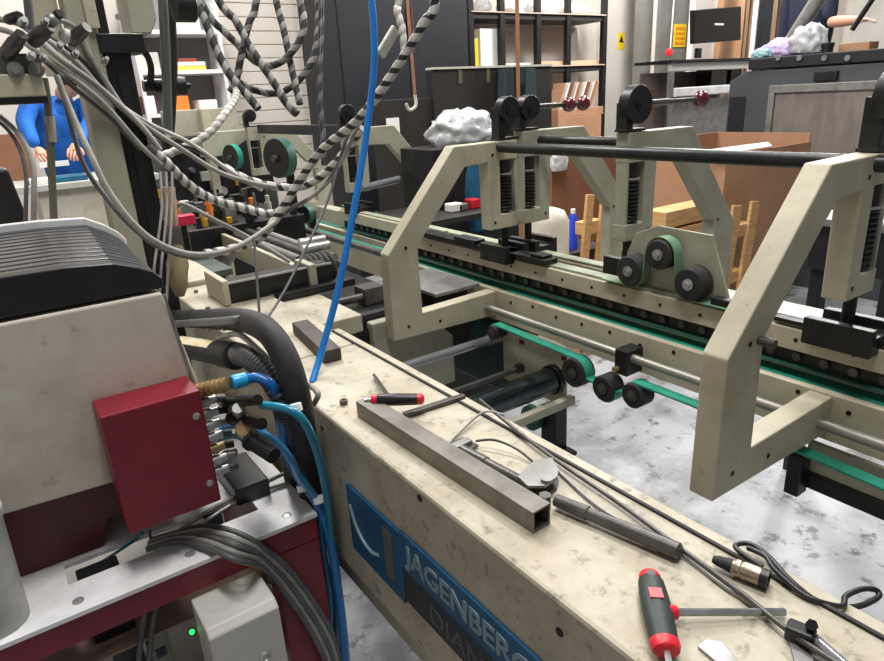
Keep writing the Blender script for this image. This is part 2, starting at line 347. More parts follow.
def xtube(x, z, ya, yb, r, label):
    solo('tie_tube', B().lathe((x, ya, z), (0, 1, 0), [(0, r*.85), (.004, r), (yb-ya-.004, r), (yb-ya, r*.85)], 20), DARKTUBE, label, 'tube', 'black tie tubes between the frames', smooth=40)
xtube(1.43, 1.333, .47, 1.715, .0165, 'long black tie tube between the two near cream frames')
xtube(1.60, 1.342, 1.325, 1.70, .0165, 'short black tie tube behind the long one')
tt = at(252, 124, X=1.62); 
solo('tie_bar', B().box((1.60, 3.12, 1.335), (1.63, 4.42, 1.39)), BLACK, 'flat black tie bar between the two farthest frames', 'bar', bevel=.003)
# ================================================================== BELT RAILS
def upper_rail(x0, x1, y0, y1, label, near=True):
    T = thing('upper_belt_rail', label, 'belt rail', ((x0+x1)/2, (y0+y1)/2, .86), 'upper belt rails')
    rail = part(T, 'rail_body', B().box((x0, y0, .905), (x1, y1, .958)), CREAM, bevel=.003)
    part(T, 'top_flange', B().box((x0+.012, y0, .9585), (x1, y1, .966)), mat('pale_green_flange', (156, 164, 140), .5, 0, (118, 124, 104), .5, 8), bevel=.001)
    y = y0+.05; first = None; k = 0
    while y < y1-.03:
        if first is None:
            first = part(T, 'roller', B().cyl((x0+.012, y, .887), (x1-.006, y, .887), .0105, 12), STEELD, smooth=40); fy = y
        else:
            o = first.copy(); COL.objects.link(o); o.parent = T; o.location = (0, y-fy, 0)
        y += .062; k += 1
        if k % 2 == 0 and near:
            part(T, 'bolt_hole', B().cyl((x0+.002, y, .932), (x0-.0015, y, .932), .005, 8), BLACK)
    part(T, 'dark_gap_filler', B().box((x0+.022, y0, .868), (x1-.008, y1, .9045)), BLACK)  # black filler added for the dark gap, closes off bright gaps behind the rollers
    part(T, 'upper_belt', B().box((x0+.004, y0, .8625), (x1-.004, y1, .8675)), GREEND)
    return T
ur = upper_rail(1.445, 1.50, -.6, 2.36, 'cream upper belt rail with small rollers in front')
upper_rail(1.545, 1.60, -.6, 3.2, 'cream upper belt rail just behind the front one', False)
def lower_rail(x0, x1, y0, y1, label, near):
    T = thing('lower_belt_rail', label, 'belt rail', ((x0+x1)/2, (y0+y1)/2, .7), 'lower belt rails')
    part(T, 'rail_body', B().box((x0, y0, .735 if near else .72), (x0+.022, y1, .846)), CREAM, bevel=.002)
    part(T, 'belt_bed', B().box((x0+.024, y0, .80), (x1, y1, .834)), BLACK)
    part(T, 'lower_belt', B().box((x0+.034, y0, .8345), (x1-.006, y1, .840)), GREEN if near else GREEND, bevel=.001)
    y = y0+.04; k = 0
    while y < y1 and near:
        part(T, 'bolt_hole', B().cyl((x0+.002, y, .822+.006*math.sin(k*2.4)), (x0-.0015, y, .822+.006*math.sin(k*2.4)), .0058, 8), BLACK); k += 1; y += .11 if y < 1.8 else .5
    return T
lower_rail(1.405, 1.50, -.6, 3.6, 'cream lower belt rail drilled with a row of holes', True)
lower_rail(1.545, 1.64, -.6, 4.6, 'cream lower belt rail behind the drilled one', False)
# black brackets on top of the upper rail
br = thing('slide_bracket', 'black slide bracket bar on upper rail beside the middle frame', 'bracket', (1.47, 1.8, .966))
part(br, 'bar', B().box((1.43, 1.50, .967), (1.49, 2.25, .985)), BLACK, bevel=.002)
part(br, 'clamp_block', B().box((1.425, 1.86, .9855), (1.475, 1.99, 1.0)), BLACKP, bevel=.002)
part(br, 'clamp_block', B().box((1.44, 1.52, .9855), (1.485, 1.58, .995)), BLACKP, bevel=.002)
part(br, 'clamp_screw', B().cyl((1.455, 2.08, .9855), (1.455, 2.08, 1.003), .009, 6), STEEL)
br = thing('slide_plate', 'grey slide plate on upper rail beside the nearest frame', 'plate', (1.5, .62, .967))
part(br, 'plate', B().box((1.47, .10, .967), (1.56, .92, .978)), GALV, bevel=.002)
part(br, 'end_block', B().box((1.44, .86, .967), (1.468, .91, .988)), BLACK, bevel=.002)
part(br, 'edge_bar', B().box((1.445, .12, .967), (1.468, .75, .976)), BLACK)
# belt tensioner
tn = thing('belt_tensioner', 'three rubber rollers with green belt looped over on upper rail', 'belt tensioner', (1.45, 1.07, .96))
part(tn, 'back_plate', B().prism([(.885, .967), (.885, .985), (.945, 1.135), (1.11, 1.14), (1.18, 1.11), (1.21, 1.05), (1.21, .967)], 'x', 1.478, 1.486), SAGE, bevel=.002)
RO = [(1.160, 1.0125, .044), (1.064, 1.075, .041), (.967, 1.0125, .044)]
for y, z, r in RO:
    ro = part(tn, 'roller', B().lathe((1.425, y, z), (1, 0, 0), [(0, r*.55), (0, r*.9), (.004, r), (.044, r), (.05, r*.9)], 26), RUBBER, smooth=35)
    part(ro, 'axle_bolt', B().cyl((1.415, y, z), (1.427, y, z), .009, 6).cyl((1.421, y, z), (1.4255, y, z), .015, 16), STEEL, smooth=30)
def arc(y, z, r, a0, a1, n=10, x=0): return [V(x, y+r*math.cos(math.radians(a0+(a1-a0)*i/n)), z+r*math.sin(math.radians(a0+(a1-a0)*i/n))) for i in range(n+1)]
bp = [V(1.449, 1.26, .9685), V(1.449, 1.20, .9675)] + arc(1.160, 1.0125, .0455, -90, -185, 9, 1.449) + arc(1.064, 1.075, .0445, 8, 172, 12, 1.449) + arc(.967, 1.0125, .0455, 5, -90, 8, 1.449) + [V(1.449, .92, .967), V(1.449, .86, .967)]
part(tn, 'belt_loop', B().strip(bp, (.034, 0, 0), .003), mat('olive_green_belt', (104, 138, 112), .5, 0, (120, 118, 60), .5, 8), smooth=50)
# guide rod with clamps
gr = thing('guide_rod', 'long round grey guide rod along lower belt rail', 'rod', (1.36, .6, .77))
part(gr, 'rod', B().cyl((1.362, -.5, .792), (1.362, 1.735, .792), .0125, 18), mat('dull_steel_rod', (150, 146, 138), .4, .5, (112, 108, 100), .5, 8, stretch=(4, 1, 4)), smooth=40)
for y in (1.10,):
    c = part(gr, 'rod_clamp', B().box((1.338, y-.022, .742), (1.404, y+.022, .815)), BLACK, bevel=.002)
    part(c, 'clamp_screw', B().cyl((1.325, y+.012, .757), (1.338, y+.012, .757), .008, 12), BRASS, smooth=40)
# lower return belt, S-wrapped around wheels
XB = 1.334
lb = thing('return_belt', 'bright green return belt wrapped round black wheels under the rail', 'belt', (XB, 1.2, .65))
W = [(1.63, .735, .026), (1.254, .706, .045), (1.137, .695, .038), (1.033, .710, .036)]
for i, (y, z, r) in enumerate(W):
    wh = part(lb, 'wheel', B().lathe((XB-.027, y, z), (1, 0, 0), [(.004, r*.5), (0, r*.55), (0, r*.92), (.003, r), (.051, r), (.054, r*.92)], 28), RUBBER, smooth=35)
    part(wh, 'wheel_axle', B().cyl((XB-.032, y, z), (XB-.0265, y, z), .009, 6).cyl((XB-.0285, y, z), (XB-.0265, y, z), .017, 16), STEELD, smooth=40)
pts = arc(W[0][0], W[0][1], .0265, 20, 90, 6, XB) + arc(W[1][0], W[1][1], .0455, 92, 185, 9, XB) + arc(W[2][0], W[2][1], .0385, 5, -185, 14, XB) + arc(W[3][0], W[3][1], .0365, -5, 92, 8, XB)
pts += [V(XB, .86, .746), V(XB, .5, .728), V(XB, .2, .716), V(XB, -.4, .70)]
part(lb, 'belt', B().strip(pts, (.034, 0, 0), -.005), GREEN, smooth=50)
# side plate and support under the rail
sp = thing('side_plate', 'cream bearing plate carrying the thick dark roller shaft', 'plate', (1.39, 1.45, .33))
part(sp, 'plate', B().box((1.382, 1.36, .53), (1.398, 1.66, .734)), CREAM, bevel=.002)
part(sp, 'foot', B().box((1.385, 1.40, .34), (1.44, 1.47, .498)).box((1.37, 1.36, .325), (1.45, 1.50, .34)), BLACK, bevel=.003)
part(sp, 'foot_wheel', B().cyl((1.36, 1.50, .44), (1.382, 1.50, .44), .045, 20), GREEND, smooth=40)
part(sp, 'lower_bar', B().box((.70, 1.325, .545), (1.40, 1.350, .575)), SAGE, bevel=.003)
for y, z in ((1.56, .70), (1.36, .70)): part(sp, 'plate_mark', B().box((1.3805, y-.012, z-.008), (1.3822, y+.012, z+.008)), REDD)
solo('side_plate_stand', B().box((1.385, 1.44, FZ), (1.43, 1.49, .322)).box((1.35, 1.40, FZ), (1.46, 1.53, FZ+.012)), BLACK, 'black stand leg under the cream bearing plate', 'stand', bevel=.002)
sh = thing('roller_shaft', 'thick dark polished roller shaft crossing from beam to rail', 'shaft', (1.0, 1.40, .575))
part(sh, 'shaft', B().cyl((BX1+.03, 1.40, .618), (1.36, 1.40, .618), .043, 32), CHROMED, smooth=40)
part(sh, 'end_collar', B().cyl((1.36, 1.40, .618), (1.381, 1.40, .618), .049, 28), BLACK, smooth=40)
solo('cross_shaft', B().cyl((BX1+.03, 1.678, .688), (1.40, 1.678, .688), .016, 20).cyl((1.33, 1.678, .688), (1.40, 1.678, .688), .022, 20), CHROME, 'bright steel cross shaft below the middle frame', 'shaft', smooth=40)
solo('spline_shaft', B().box((BX1+.03, 1.555, .596), (1.36, 1.571, .612)).cyl((1.36, 1.563, .604), (1.382, 1.563, .604), .017, 14), STEELD, 'thin square dark cross shaft beside the thick roller shaft', 'shaft', bevel=.002)
solo('drive_housing', B().box((1.41, 1.62, .45), (1.52, 2.1, .72)), mat('dark_green_paint', (28, 62, 58), .4, 0, (20, 40, 38), .5, 6), 'dark green drive housing under the middle frame', 'machine', bevel=.01)
# black lower track at the right under the return belt
lt = thing('lower_track', 'black lower track hanging under the rail at right', 'track', (1.37, .3, .62))
part(lt, 'track_plate', B().box((1.378, -.5, .662), (1.392, .60, .733)), SAGE, bevel=.001)
part(lt, 'track_bar', B().box((1.365, -.5, .625), (1.40, .60, .661)), BLACK, bevel=.002)
part(lt, 'end_bracket', B().box((1.33, .585, .612), (1.372, .617, .715)), BLACK, bevel=.003)
# table plate seen behind the middle leg, and lower machine panels
solo('guide_plate', B().box((1.20, 1.80, .845), (1.395, 2.12, .858)), GALV, 'flat grey metal guide plate behind the middle frame leg', 'plate', bevel=.002)
solo('plate_support', B().box((1.22, 1.84, .62), (1.37, 2.08, .843)), DARKP, 'dark support block under the flat grey guide plate', 'block', bevel=.004)
solo('frame_plate', B().prism([(.93, .52), (1.25, .52), (1.25, .70), (1.12, .82), (.93, .82)], 'y', 1.775, 1.815), SAGE, 'cream lower frame plate behind the middle frame leg', 'plate', bevel=.006)
lc = thing('gear_cluster', 'dark greasy gearbox cluster below the middle frame', 'machine', (.95, 2.2, .5))
part(lc, 'gear_case', B().box((.78, 1.83, .30), (1.18, 2.5, .84)), BLACK, bevel=.02)
part(lc, 'gear_wheel', B().cyl((.86, 1.80, .74), (.86, 1.829, .74), .09, 24), BLACKP, smooth=35)
part(lc, 'gear_wheel', B().cyl((.90, 1.79, .60), (.90, 1.828, .60), .06, 24), STEELD, smooth=35)
part(lc, 'gear_bracket', B().box((.98, 1.90, .841), (1.06, 1.98, .90)).cyl((.84, 1.92, .87), (1.14, 1.92, .87), .014, 12), STEELD, bevel=.003)
# far machine bed so the floor behind the rails reads as machine
solo('far_bed_rail', B().box((1.97, 1.0, .70), (2.06, 4.6, .80)), SAGE, 'cream far bed rail behind the belt rails', 'rail', bevel=.004)
# ================================================================== CART AT LEFT
ct = thing('cart', 'red steel cart with white slotted top plate at lower left', 'cart', (0, 1.4, FZ))
tp = B()
for x0, x1, y0, y1 in ((-.7, -.037, 1.04, 1.80), (.30, .386, 1.04, 1.80), (-.037, .30, 1.04, 1.126), (-.037, .30, 1.188, 1.80)):
    tp.box((x0, y0, .742), (x1, y1, .75))
part(ct, 'top_plate', tp, WHITEP)
for q in ((-.029, 1.071), (.153, 1.074), (.337, 1.072), (-.09, 1.226)):
    part(ct, 'plate_screw', B().lathe((q[0], q[1], .75), (0, 0, 1), [(0, .0095), (.0012, .009), (.002, .005)], 16), STEEL, smooth=40)
part(ct, 'front_rail', B().box((-.7, 1.046, .690), (.386, 1.076, .7415)), RED, bevel=.002)
part(ct, 'side_rail', B().box((.36, 1.077, .690), (.386, 1.80, .7415)), RED, bevel=.002)
part(ct, 'corner_post', B().box((.292, 1.046, FZ), (.386, 1.10, .689)), RED, bevel=.002)
part(ct, 'side_panel', B().box((.372, 1.101, FZ), (.386, 1.80, .689)), REDD, bevel=.002)
part(ct, 'slot_floor', B().box((-.3, 1.09, .60), (.29, 1.30, .604)), mat('brown_plywood', (150, 126, 106), .7, 0, (112, 92, 78), .5, 8))
part(ct, 'slot_socket', B().box((-.024, 1.13, .605), (.045, 1.185, .735)), BLACKP, bevel=.003)
part(ct, 'inner_shelf', B().box((-.7, 1.09, .42), (.29, 1.78, .43)), LGREY)
for i, (x, wd, m) in enumerate(((-.13, .045, DGREYC), (-.07, .05, TEALH), (-.005, .05, BLACKP), (.055, .035, LGREY))):
    pt = part(ct, 'control_module', B().box((x, 1.115, .431), (x+wd, 1.20, .585)), mat('module_%d' % i, ((60, 70, 80), (36, 66, 84), (30, 32, 36), (120, 122, 118))[i], .5), bevel=.003)
    for k in range(3): part(pt, 'module_slot', B().box((x+.008, 1.1135, .45+k*.04), (x+wd-.008, 1.116, .47+k*.04)), BLACK)
c = at(192, 632, Y=1.06); part(ct, 'indicator_light', B().ball(c, .0045), GLED, smooth=180, label='small glowing green light')
ed = thing('control_box', 'light grey control box mounted below cart top beside cables', 'box', (.2, 1.0, .40))
part(ed, 'body', B().prism([(.955, .40), (1.045, .40), (1.045, .68), (.955, .68), (.94, .668), (.94, .40)], 'x', .133, .256), LGREY, bevel=.003)
c = at(265, 656, Y=.94); part(ed, 'lock', B().lathe(c, (0, -1, 0), [(0, .011), (.006, .010), (.006, .006), (.004, .005)], 16), STEEL, smooth=40)
# white housing, red base, black lamella cover
hs = thing('housing', 'off white stained housing under black ribbed cover at left', 'machine housing', (-.1, 1.4, .75))
part(hs, 'shell', B().prism([(-.7, .93), (.10, .895), (.245, .885), (.24, 1.04), (.209, 1.213), (-.7, 1.213)], 'y', 1.15, 1.62), HOUSE, bevel=.004)
part(hs, 'shell_edge', B().bar((.246, 1.1485, .90), (.212, 1.1485, 1.21), .004, .004), GALV)
part(hs, 'base_frame', B().prism([(-.7, .7505), (.03, .7505), (.05, .80), (.22, .80), (.22, .882), (-.7, .915)], 'y', 1.20, 1.58), REDD, bevel=.003)
cv = thing('ribbed_cover', 'curved black ribbed cover on top of the off white housing', 'cover', (-.1, 1.4, 1.214))
NL = 13; LAM = mat('black_lamella', (44, 45, 48), .33, 0, (72, 73, 76), .5, 9, stretch=(1, 12, 1))
for i in range(NL+1):
    t = i/NL; y0 = 1.155+i*.031; xr = .216+.018*t; dz = .012+.018*t
    arcp = [(-.7, 1.215), (-.7, 1.245), (-.35, 1.258), (-.12, 1.262+dz*.7), (-.01, 1.265+dz), (.08, 1.264+dz), (xr-.07, 1.258+dz), (xr-.035, 1.25+dz*.6), (xr-.012, 1.243+dz*.2), (xr, 1.232), (xr, 1.215)]
    if i == NL: part(cv, 'rear_rim', B().prism([(x, z+(.012 if z > 1.22 else 0)) for x, z in arcp], 'y', y0, y0+.02), WHITEP, bevel=.002, label='white rim at the back')
    else: part(cv, 'lamella', B().prism([(x, z+(0 if i else .004)) for x, z in arcp], 'y', y0, y0+.030), LAM if i else BLACKP, bevel=.0025)
# red junction box with its fittings
jb = thing('junction_box', 'dark red sheet metal junction box fixed to the off white housing', 'box', (.145, 1.1, .84))
part(jb, 'body', B().box((.067, 1.065, .838), (.222, 1.148, 1.057)), RED, bevel=.003)
for x, z in ((.208, 1.012), (.208, .880)): part(jb, 'screw', B().lathe((x, 1.065, z), (0, -1, 0), [(0, .0065), (.002, .006), (.0035, .003)], 14), STEEL, smooth=40)
for i in range(7):
    z = 1.018-i*.0235
    ft = part(jb, 'hose_fitting', B().lathe((.222, 1.10, z), (1, 0, 0), [(0, .0085), (.008, .0085), (.008, .0105), (.018, .0105), (.018, .008), (.030, .008)], 12), STEEL if i != 4 else BRASS, smooth=35)
    part(ft, 'fitting_sleeve', B().cyl((.2525, 1.10, z), (.268, 1.10, z-.003), .0072, 10), (DGREYC, BLACKP, GALV)[i % 3], smooth=40)
bf = thing('hose_coupling', 'ribbed brass coupling with short blue end above red box', 'coupling', (.26, 1.12, 1.03))
p0 = at(197, 391, X=.225); p1 = at(232, 383, X=.275); p2 = at(246, 379, X=.30); dd = (p1-p0)
prof = []
for k in range(7): prof += [(dd.length*k/7, .0125), (dd.length*(k+.5)/7, .0145), (dd.length*(k+.55)/7, .0125)]
part(bf, 'brass_body', B().lathe(p0, dd, prof, 18), BRASS, smooth=35)
part(bf, 'blue_sleeve', B().lathe(p1, p2-p1, [(0, .012), (.003, .0135), ((p2-p1).length, .0125)], 16), mat('bright_blue_sleeve', (40, 160, 220), .3), smooth=40)
# hose curves by pixel and position
def path(ps): return [at(p[0], p[1], **p[2]) for p in ps]
def hose(name, ps, r, m, label, cat='hose', group=None, n=10):
    return solo(name, B().tube(path(ps), r, n), m, label, cat, group, smooth=60)
xx = lambda v: {'X': v}
dd_ = lambda v: {'D': v}
yy = lambda v: {'Y': v}
zz = lambda v: {'Z': v}
GB = 'blue hoses beside the red box'
hose('air_hose', [(244, 380, xx(.297)), (258, 378, xx(.318)), (272, 386, xx(.335)), (278, 402, xx(.345)), (282, 425, xx(.35)), (286, 452, xx(.36)), (300, 478, xx(.37)), (318, 505, xx(.395)), (330, 540, xx(.405)), (338, 590, xx(.405)), (344, 640, xx(.40)), (348, 700, xx(.40))], .0095, BLUED, 'deep blue air hose curving from brass coupling down the cart side', group=GB)
hose('air_hose', [(262, 405, xx(.30)), (290, 410, xx(.33)), (306, 425, xx(.35)), (318, 455, xx(.375)), (326, 490, xx(.395)), (330, 525, xx(.405)), (334, 580, xx(.41)), (340, 720, xx(.41))], .0075, TEALH, 'teal air hose arching from black valve towards the beam', group=GB)
hose('air_hose', [(250, 425, xx(.29)), (272, 438, xx(.31)), (290, 458, xx(.335)), (300, 478, xx(.36)), (316, 500, xx(.392)), (322, 540, xx(.40)), (330, 600, xx(.40)), (332, 690, xx(.40))], .0065, mat('pale_blue_hose', (58, 130, 176), .3), 'pale blue air hose between the two darker ones', group=GB)
hose('air_hose', [(218, 440, xx(.27)), (236, 436, xx(.285)), (250, 444, xx(.295)), (262, 452, xx(.305))], .006, TEALH, 'short teal hose stub lying on cart beside red box', group=GB)
for k, (px, py, X_) in enumerate(((296, 408, .345), (303, 488, .372), (319, 500, .395))):
    q = at(px, py, X=X_); solo('cable_tie', B().cyl(q-V(0, 0, .006), q+V(0, .004, .006), .011, 12), WHITEP, ('white tie band on the arching teal hose', 'white tie band where blue hoses meet', 'white tie band on blue hose at cart edge')[k], 'tie', smooth=40)
vl = thing('valve_block', 'black push-in valve fittings piled on the cart beside red box', 'valve', (.30, 1.25, .76))
for a, b, r, m in (((226, 402), (258, 400), .011, BLACKP), ((230, 418), (262, 424), .012, BLACKP), ((248, 440), (274, 456), .016, BLACKP), ((238, 408), (245, 424), .012, GALV), ((222, 428), (240, 424), .008, BLUED), ((224, 455), (236, 452), .009, STEELD), ((226, 470), (238, 466), .004, BLACKC), ((243, 428), (252, 432), .017, BRASS), ((204, 396), (216, 393), .010, WHITEP)):
    part(vl, 'fitting', B().lathe(at(*a, X=.27), at(*b, X=.29)-at(*a, X=.27), [(0, r*.8), (.004, r), (.012, r), (.013, r*.8), ((at(*b, X=.29)-at(*a, X=.27)).length, r*.85)], 12), m, smooth=35)
part(vl, 'mounting_foot', B().box((.27, 1.16, .7505), (.34, 1.30, .79)), BLACKP, bevel=.004)
# grey cables over the cart
GC = 'grey cables draped over the cart edge'
names = ('uppermost', 'second from the top', 'middle', 'second from the bottom', 'lowest')
for i in range(5):
    o = i*5.0; m = (DGREYC, GREYC, DGREYC, GREYC, DGREYC)[i]
    hose('draped_cable', [(150-i, 540+o*.5, zz(.76)), (176, 533+o*.4, zz(.762)), (205, 526+o, zz(.764)), (236, 532+o*1.4, zz(.766)), (266-o*.05, 549+o*1.0, yy(1.03)), (294-o*.3, 575+o*1.15, yy(1.03)), (320-o*.4, 612+o*1.1, yy(1.03)), (338-o*.5, 650+o, yy(1.03)), (350-o*.5, 720, yy(1.03))], .0052, m, '%s of five grey cables draped over the cart corner' % names[i], 'cable', GC)
hose('loose_cable', [(168, 541, zz(.76)), (190, 523, zz(.762)), (222, 503, zz(.76)), (258, 486, zz(.76)), (283, 474, zz(.77)), (292, 470, zz(.775))], .0045, GREYC, 'two-bend pale grey cable lying across the white cart top', 'cable')
hose('loose_cable', [(176, 539, zz(.757)), (204, 522, zz(.757)), (240, 500, zz(.757)), (270, 488, zz(.757)), (290, 482, zz(.757))], .004, GALV, 'thinner grey cable just below the pale one on cart top', 'cable')
hose('thin_cable', [(100, 563, zz(.70)), (120, 550, zz(.735)), (135, 540, zz(.756)), (142, 533, zz(.79))], .003, TEALH, 'thin dark teal cable coming out of the plate slot', 'cable')
hose('thin_cable', [(150, 531, zz(.80)), (151, 540, zz(.756)), (155, 550, zz(.72)), (158, 560, zz(.66))], .002, BLACKC, 'thin black wire dropping into slot below red box', 'cable')
for i, px in enumerate((148, 158)):
    hose('inner_cable', [(px, 598, yy(1.09)), (px-6, 630, yy(1.09)), (px-12, 690, yy(1.09))], .005, DGREYC, ('left', 'right')[i]+' one of two dark cables hanging inside the cart', 'cable')
# corrugated conduits, motor
hose('conduit_hose', [(172, 318, xx(.37)), (205, 319, xx(.36)), (240, 320, xx(.355)), (266, 330, xx(.36)), (284, 355, xx(.365)), (296, 390, xx(.37)), (303, 425, xx(.385)), (308, 465, xx(.402)), (312, 510, xx(.405)), (316, 580, xx(.405)), (322, 720, xx(.405))], .0235, RUBBER, 'thick black conduit hose running beside the beam down to floor', group='thick black conduits', n=14)
c2 = thing('motor_conduit', 'thick grey ribbed conduit running from the labelled black motor', 'hose', (.33, 1.1, .8), 'thick black conduits')
cp2 = path([(232, 352, xx(.34)), (250, 358, xx(.34)), (268, 374, xx(.345)), (282, 400, xx(.352)), (289, 432, xx(.372)), (293, 465, xx(.40)), (298, 520, xx(.407)), (303, 600, xx(.407)), (308, 700, xx(.407))])
part(c2, 'core', B().tube(cp2, .020, 14), RUBBER, smooth=60)
part(c2, 'rib_coil', B().helix(cp2, .0195, .009, .0032, 5, 6, 12), DGREYC, smooth=60)
mo = thing('motor', 'black cylindrical motor with peeling label beside white housing', 'motor', (.3, 1.2, 1.03))
a = at(172, 345, X=.30); b = at(236, 356, X=.335); d = b-a
part(mo, 'body', B().lathe(a, d, [(0, .02), (.004, .0255), (d.length*.8, .0255), (d.length*.82, .028), (d.length, .028), (d.length+.002, .022)], 22), mat('matt_black_motor', (20, 20, 22), .75), smooth=35)
dm = d.normalized(); u = (up-dm*up.dot(dm)).normalized(); c_ = -(fw-dm*fw.dot(dm)); c_ = (c_-u*c_.dot(u)).normalized(); lb0 = B(); rs = []
for R_ in (.0262, .0256): rs.append([a+d*k+(u*math.cos(t)+c_*math.sin(t))*R_ for k in (.2, .76) for t in [math.radians(x) for x in range(5, 66, 10)]])
n = 7; lb0.add(rs[0]+rs[1], [(i, i+1, n+i+1, n+i) for i in range(n-1)]+[(2*n+i, 3*n+i, 3*n+i+1, 2*n+i+1) for i in range(n-1)])
part(mo, 'label', lb0, mat('old_paper_label', (226, 206, 160), .7, 0, (240, 236, 226), .8, 14), smooth=60)
for f in (.3, .55, .78):
    q = at(190+60*f, 327, X=.345); part(mo, 'terminal_bolt', B().cyl(q, q-V(0, .008, .004), .004, 8), BRASS)
tc = thing('terminal_cover', 'dark grey folded terminal cover above the black motor', 'cover', (.36, 1.3, 1.06))
a = at(178, 323, X=.345); b = at(246, 318, X=.35); part(tc, 'cover', B().bar(a, b, .05, .016), mat('grey_plastic', (96, 98, 100), .5, 0, (70, 71, 73), .5, 12), bevel=.004)
hose('pale_cable', [(218, 338, xx(.33)), (236, 334, xx(.335)), (250, 342, xx(.345)), (275, 365, xx(.36)), (294, 380, xx(.385)), (310, 386, xx(.42)), (318, 394, xx(.415)), (314, 404, xx(.41))], .0055, GREYC, 'pale grey cable bending over conduits at end of blue hose', 'cable')
hose('pale_cable', [(280, 377, xx(.36)), (292, 382, xx(.385)), (308, 385, xx(.425))], .0065, WRAPL, 'short pale cable stub below the bent grey cable', 'cable')
hose('air_line', [(362, -160, dd_(1.33)), (368, -40, dd_(1.35)), (374, 30, dd_(1.37)), (373, 80, dd_(1.39)), (364, 150, dd_(1.41)), (352, 220, dd_(1.41)), (338, 290, dd_(1.41)), (322, 350, dd_(1.40)), (312, 383, dd_(1.37))], .0075, BLUEH, 'bright blue air line hanging from above down to the beam', 'hose')
# plastic bucket
bk = thing('plastic_tub', 'cloudy plastic tub standing on the white cart top', 'tub', (-.14, 1.098, .7505))
part(bk, 'tub', B().lathe((-.140, 1.098, .751), (0, 0, 1), [(0, .04), (0, .044), (.20, .050), (.20, .047), (.004, .041)], 28), PLASTB, smooth=40)
part(bk, 'rim', B().lathe((-.140, 1.098, .951), (0, 0, 1), [(-.012, .0505), (-.012, .0535), (0, .0535), (0, .0475)], 28), PLASTB, smooth=40)
part(bk, 'contents', B().cyl((-.140, 1.098, .757), (-.140, 1.098, .82), .0405, 24), mat('tan_powder', (190, 176, 150), .8))
# ================================================================== TOOLS ON THE BEAM
TZ = BZ+.0005
def flat(px, py, h=0): return at(px, py, Z=TZ+h)
# T-handle hex key: short tip at one end of the handle, long blade out of its side
hk = thing('hex_key', 'red and black T-handle hex key with long steel blade', 'hex key', flat(656, 608))
A, Bq = flat(649, 574, .014), flat(664, 640, .014); d = (Bq-A); L_ = d.length; dn = d.normalized(); sd = V(-dn.y, dn.x, 0)
def loft(p, dn, prof, flatk=.75, n=18):
    s_ = V(-dn.y, dn.x, 0); b = B(); return b.rings([[p+dn*h+s_*r*math.cos(t)+V(0, 0, 1)*r*flatk*math.sin(t) for t in [2*math.pi*i/n for i in range(n)]] for h, r in prof])
part(hk, 'grip', loft(A, dn, [(.010, .0125), (.014, .0145), (.03, .0155), (.055, .0165), (.08, .0155), (.10, .0145)]), mat('dark_green_grip', (44, 54, 52), .55, 0, (30, 34, 34), .5, 40), smooth=50)
part(hk, 'red_cap', loft(A, dn, [(-.004, .003), (-.001, .010), (.004, .0125), (.0099, .0130)]), REDP, smooth=50, label='red end cap with hole')
part(hk, 'red_collar', loft(A, dn, [(.1001, .0150), (.106, .0155), (.112, .0135), (.114, .008)]), REDP, smooth=50)
part(hk, 'cap_hole', B().cyl(A+dn*.010+V(0, 0, .0085), A+dn*.010+V(0, 0, .0103), .0052, 14), BLACKP)
part(hk, 'grip_inlay', B().bar(A+dn*.036+V(0, 0, .0116), A+dn*.052+V(0, 0, .0126), .014, .0014), REDP)
part(hk, 'short_tip', B().cyl(A+dn*.113, A+dn*.128, .0036, 6), STEEL)
q = A+dn*.06; e = at(785, 612, Z=TZ+.006)
part(hk, 'long_blade', B().cyl(q, e, .0042, 6), CHROME)
part(hk, 'blade_socket', B().cyl(q+(e-q).normalized()*.010, q+(e-q).normalized()*.021, .009, 14, .007), REDP, smooth=40)
# square steel tube
P0, P1 = V(.487, .99, BZ), V(.505, .535, BZ)
sq = thing('square_tube', 'square hollow bare steel tube lying along the beam', 'steel tube', V(.495, .77, BZ))
dn = (P1-P0).normalized(); s_ = V(-dn.y, dn.x, 0); hw, tk = .0165, .0028
b = B()
for (a0, a1, z0, z1) in ((-hw, hw, 0, tk), (-hw, hw, 2*hw-tk, 2*hw), (-hw, -hw+tk, tk, 2*hw-tk), (hw-tk, hw, tk, 2*hw-tk)):
    p = []
    for z in (z0, z1):
        p += [P0+s_*a0+V(0, 0, z), P0+s_*a1+V(0, 0, z), P1+s_*a1+V(0, 0, z), P1+s_*a0+V(0, 0, z)]
    b.hexa(p)
part(sq, 'tube_wall', b, mat('raw_steel_tube', (134, 130, 124), .45, .7, (84, 78, 72), .6, 10, speck=(60, (150, 130, 110), .4, .62, .7)))
# pivoting fork lever
lv = thing('fork_lever', 'worn steel lever tool with hinged fork beside the square tube', 'lever', V(.565, .56, BZ))
part(lv, 'front_rod', B().lathe(flat(460, 449, .012), flat(530, 486, .012)-flat(460, 449, .012), [(0, .006), (.004, .0095), (.06, .010), (.062, .0085), ((flat(530, 486)-flat(460, 449)).length, .0085)], 16), STEELD, smooth=35)
part(lv, 'rear_rod', B().lathe(flat(556, 500, .012), flat(678, 551, .012)-flat(556, 500, .012), [(0, .009), (.05, .010), (.052, .0085), (.155, .0105), (.175, .0105), (.178, .008)], 16), STEELD, smooth=35)
fk = [flat(*q) for q in ((518, 489), (535, 472), (552, 470), (559, 482), (557, 490), (545, 499), (528, 499))]
def slab(ps, z0, z1): n = len(ps); return B().add([V(p.x, p.y, z0) for p in ps]+[V(p.x, p.y, z1) for p in ps], [tuple(range(n))[::-1], tuple(range(n, 2*n))]+[(i, (i+1) % n, n+(i+1) % n, n+i) for i in range(n)])
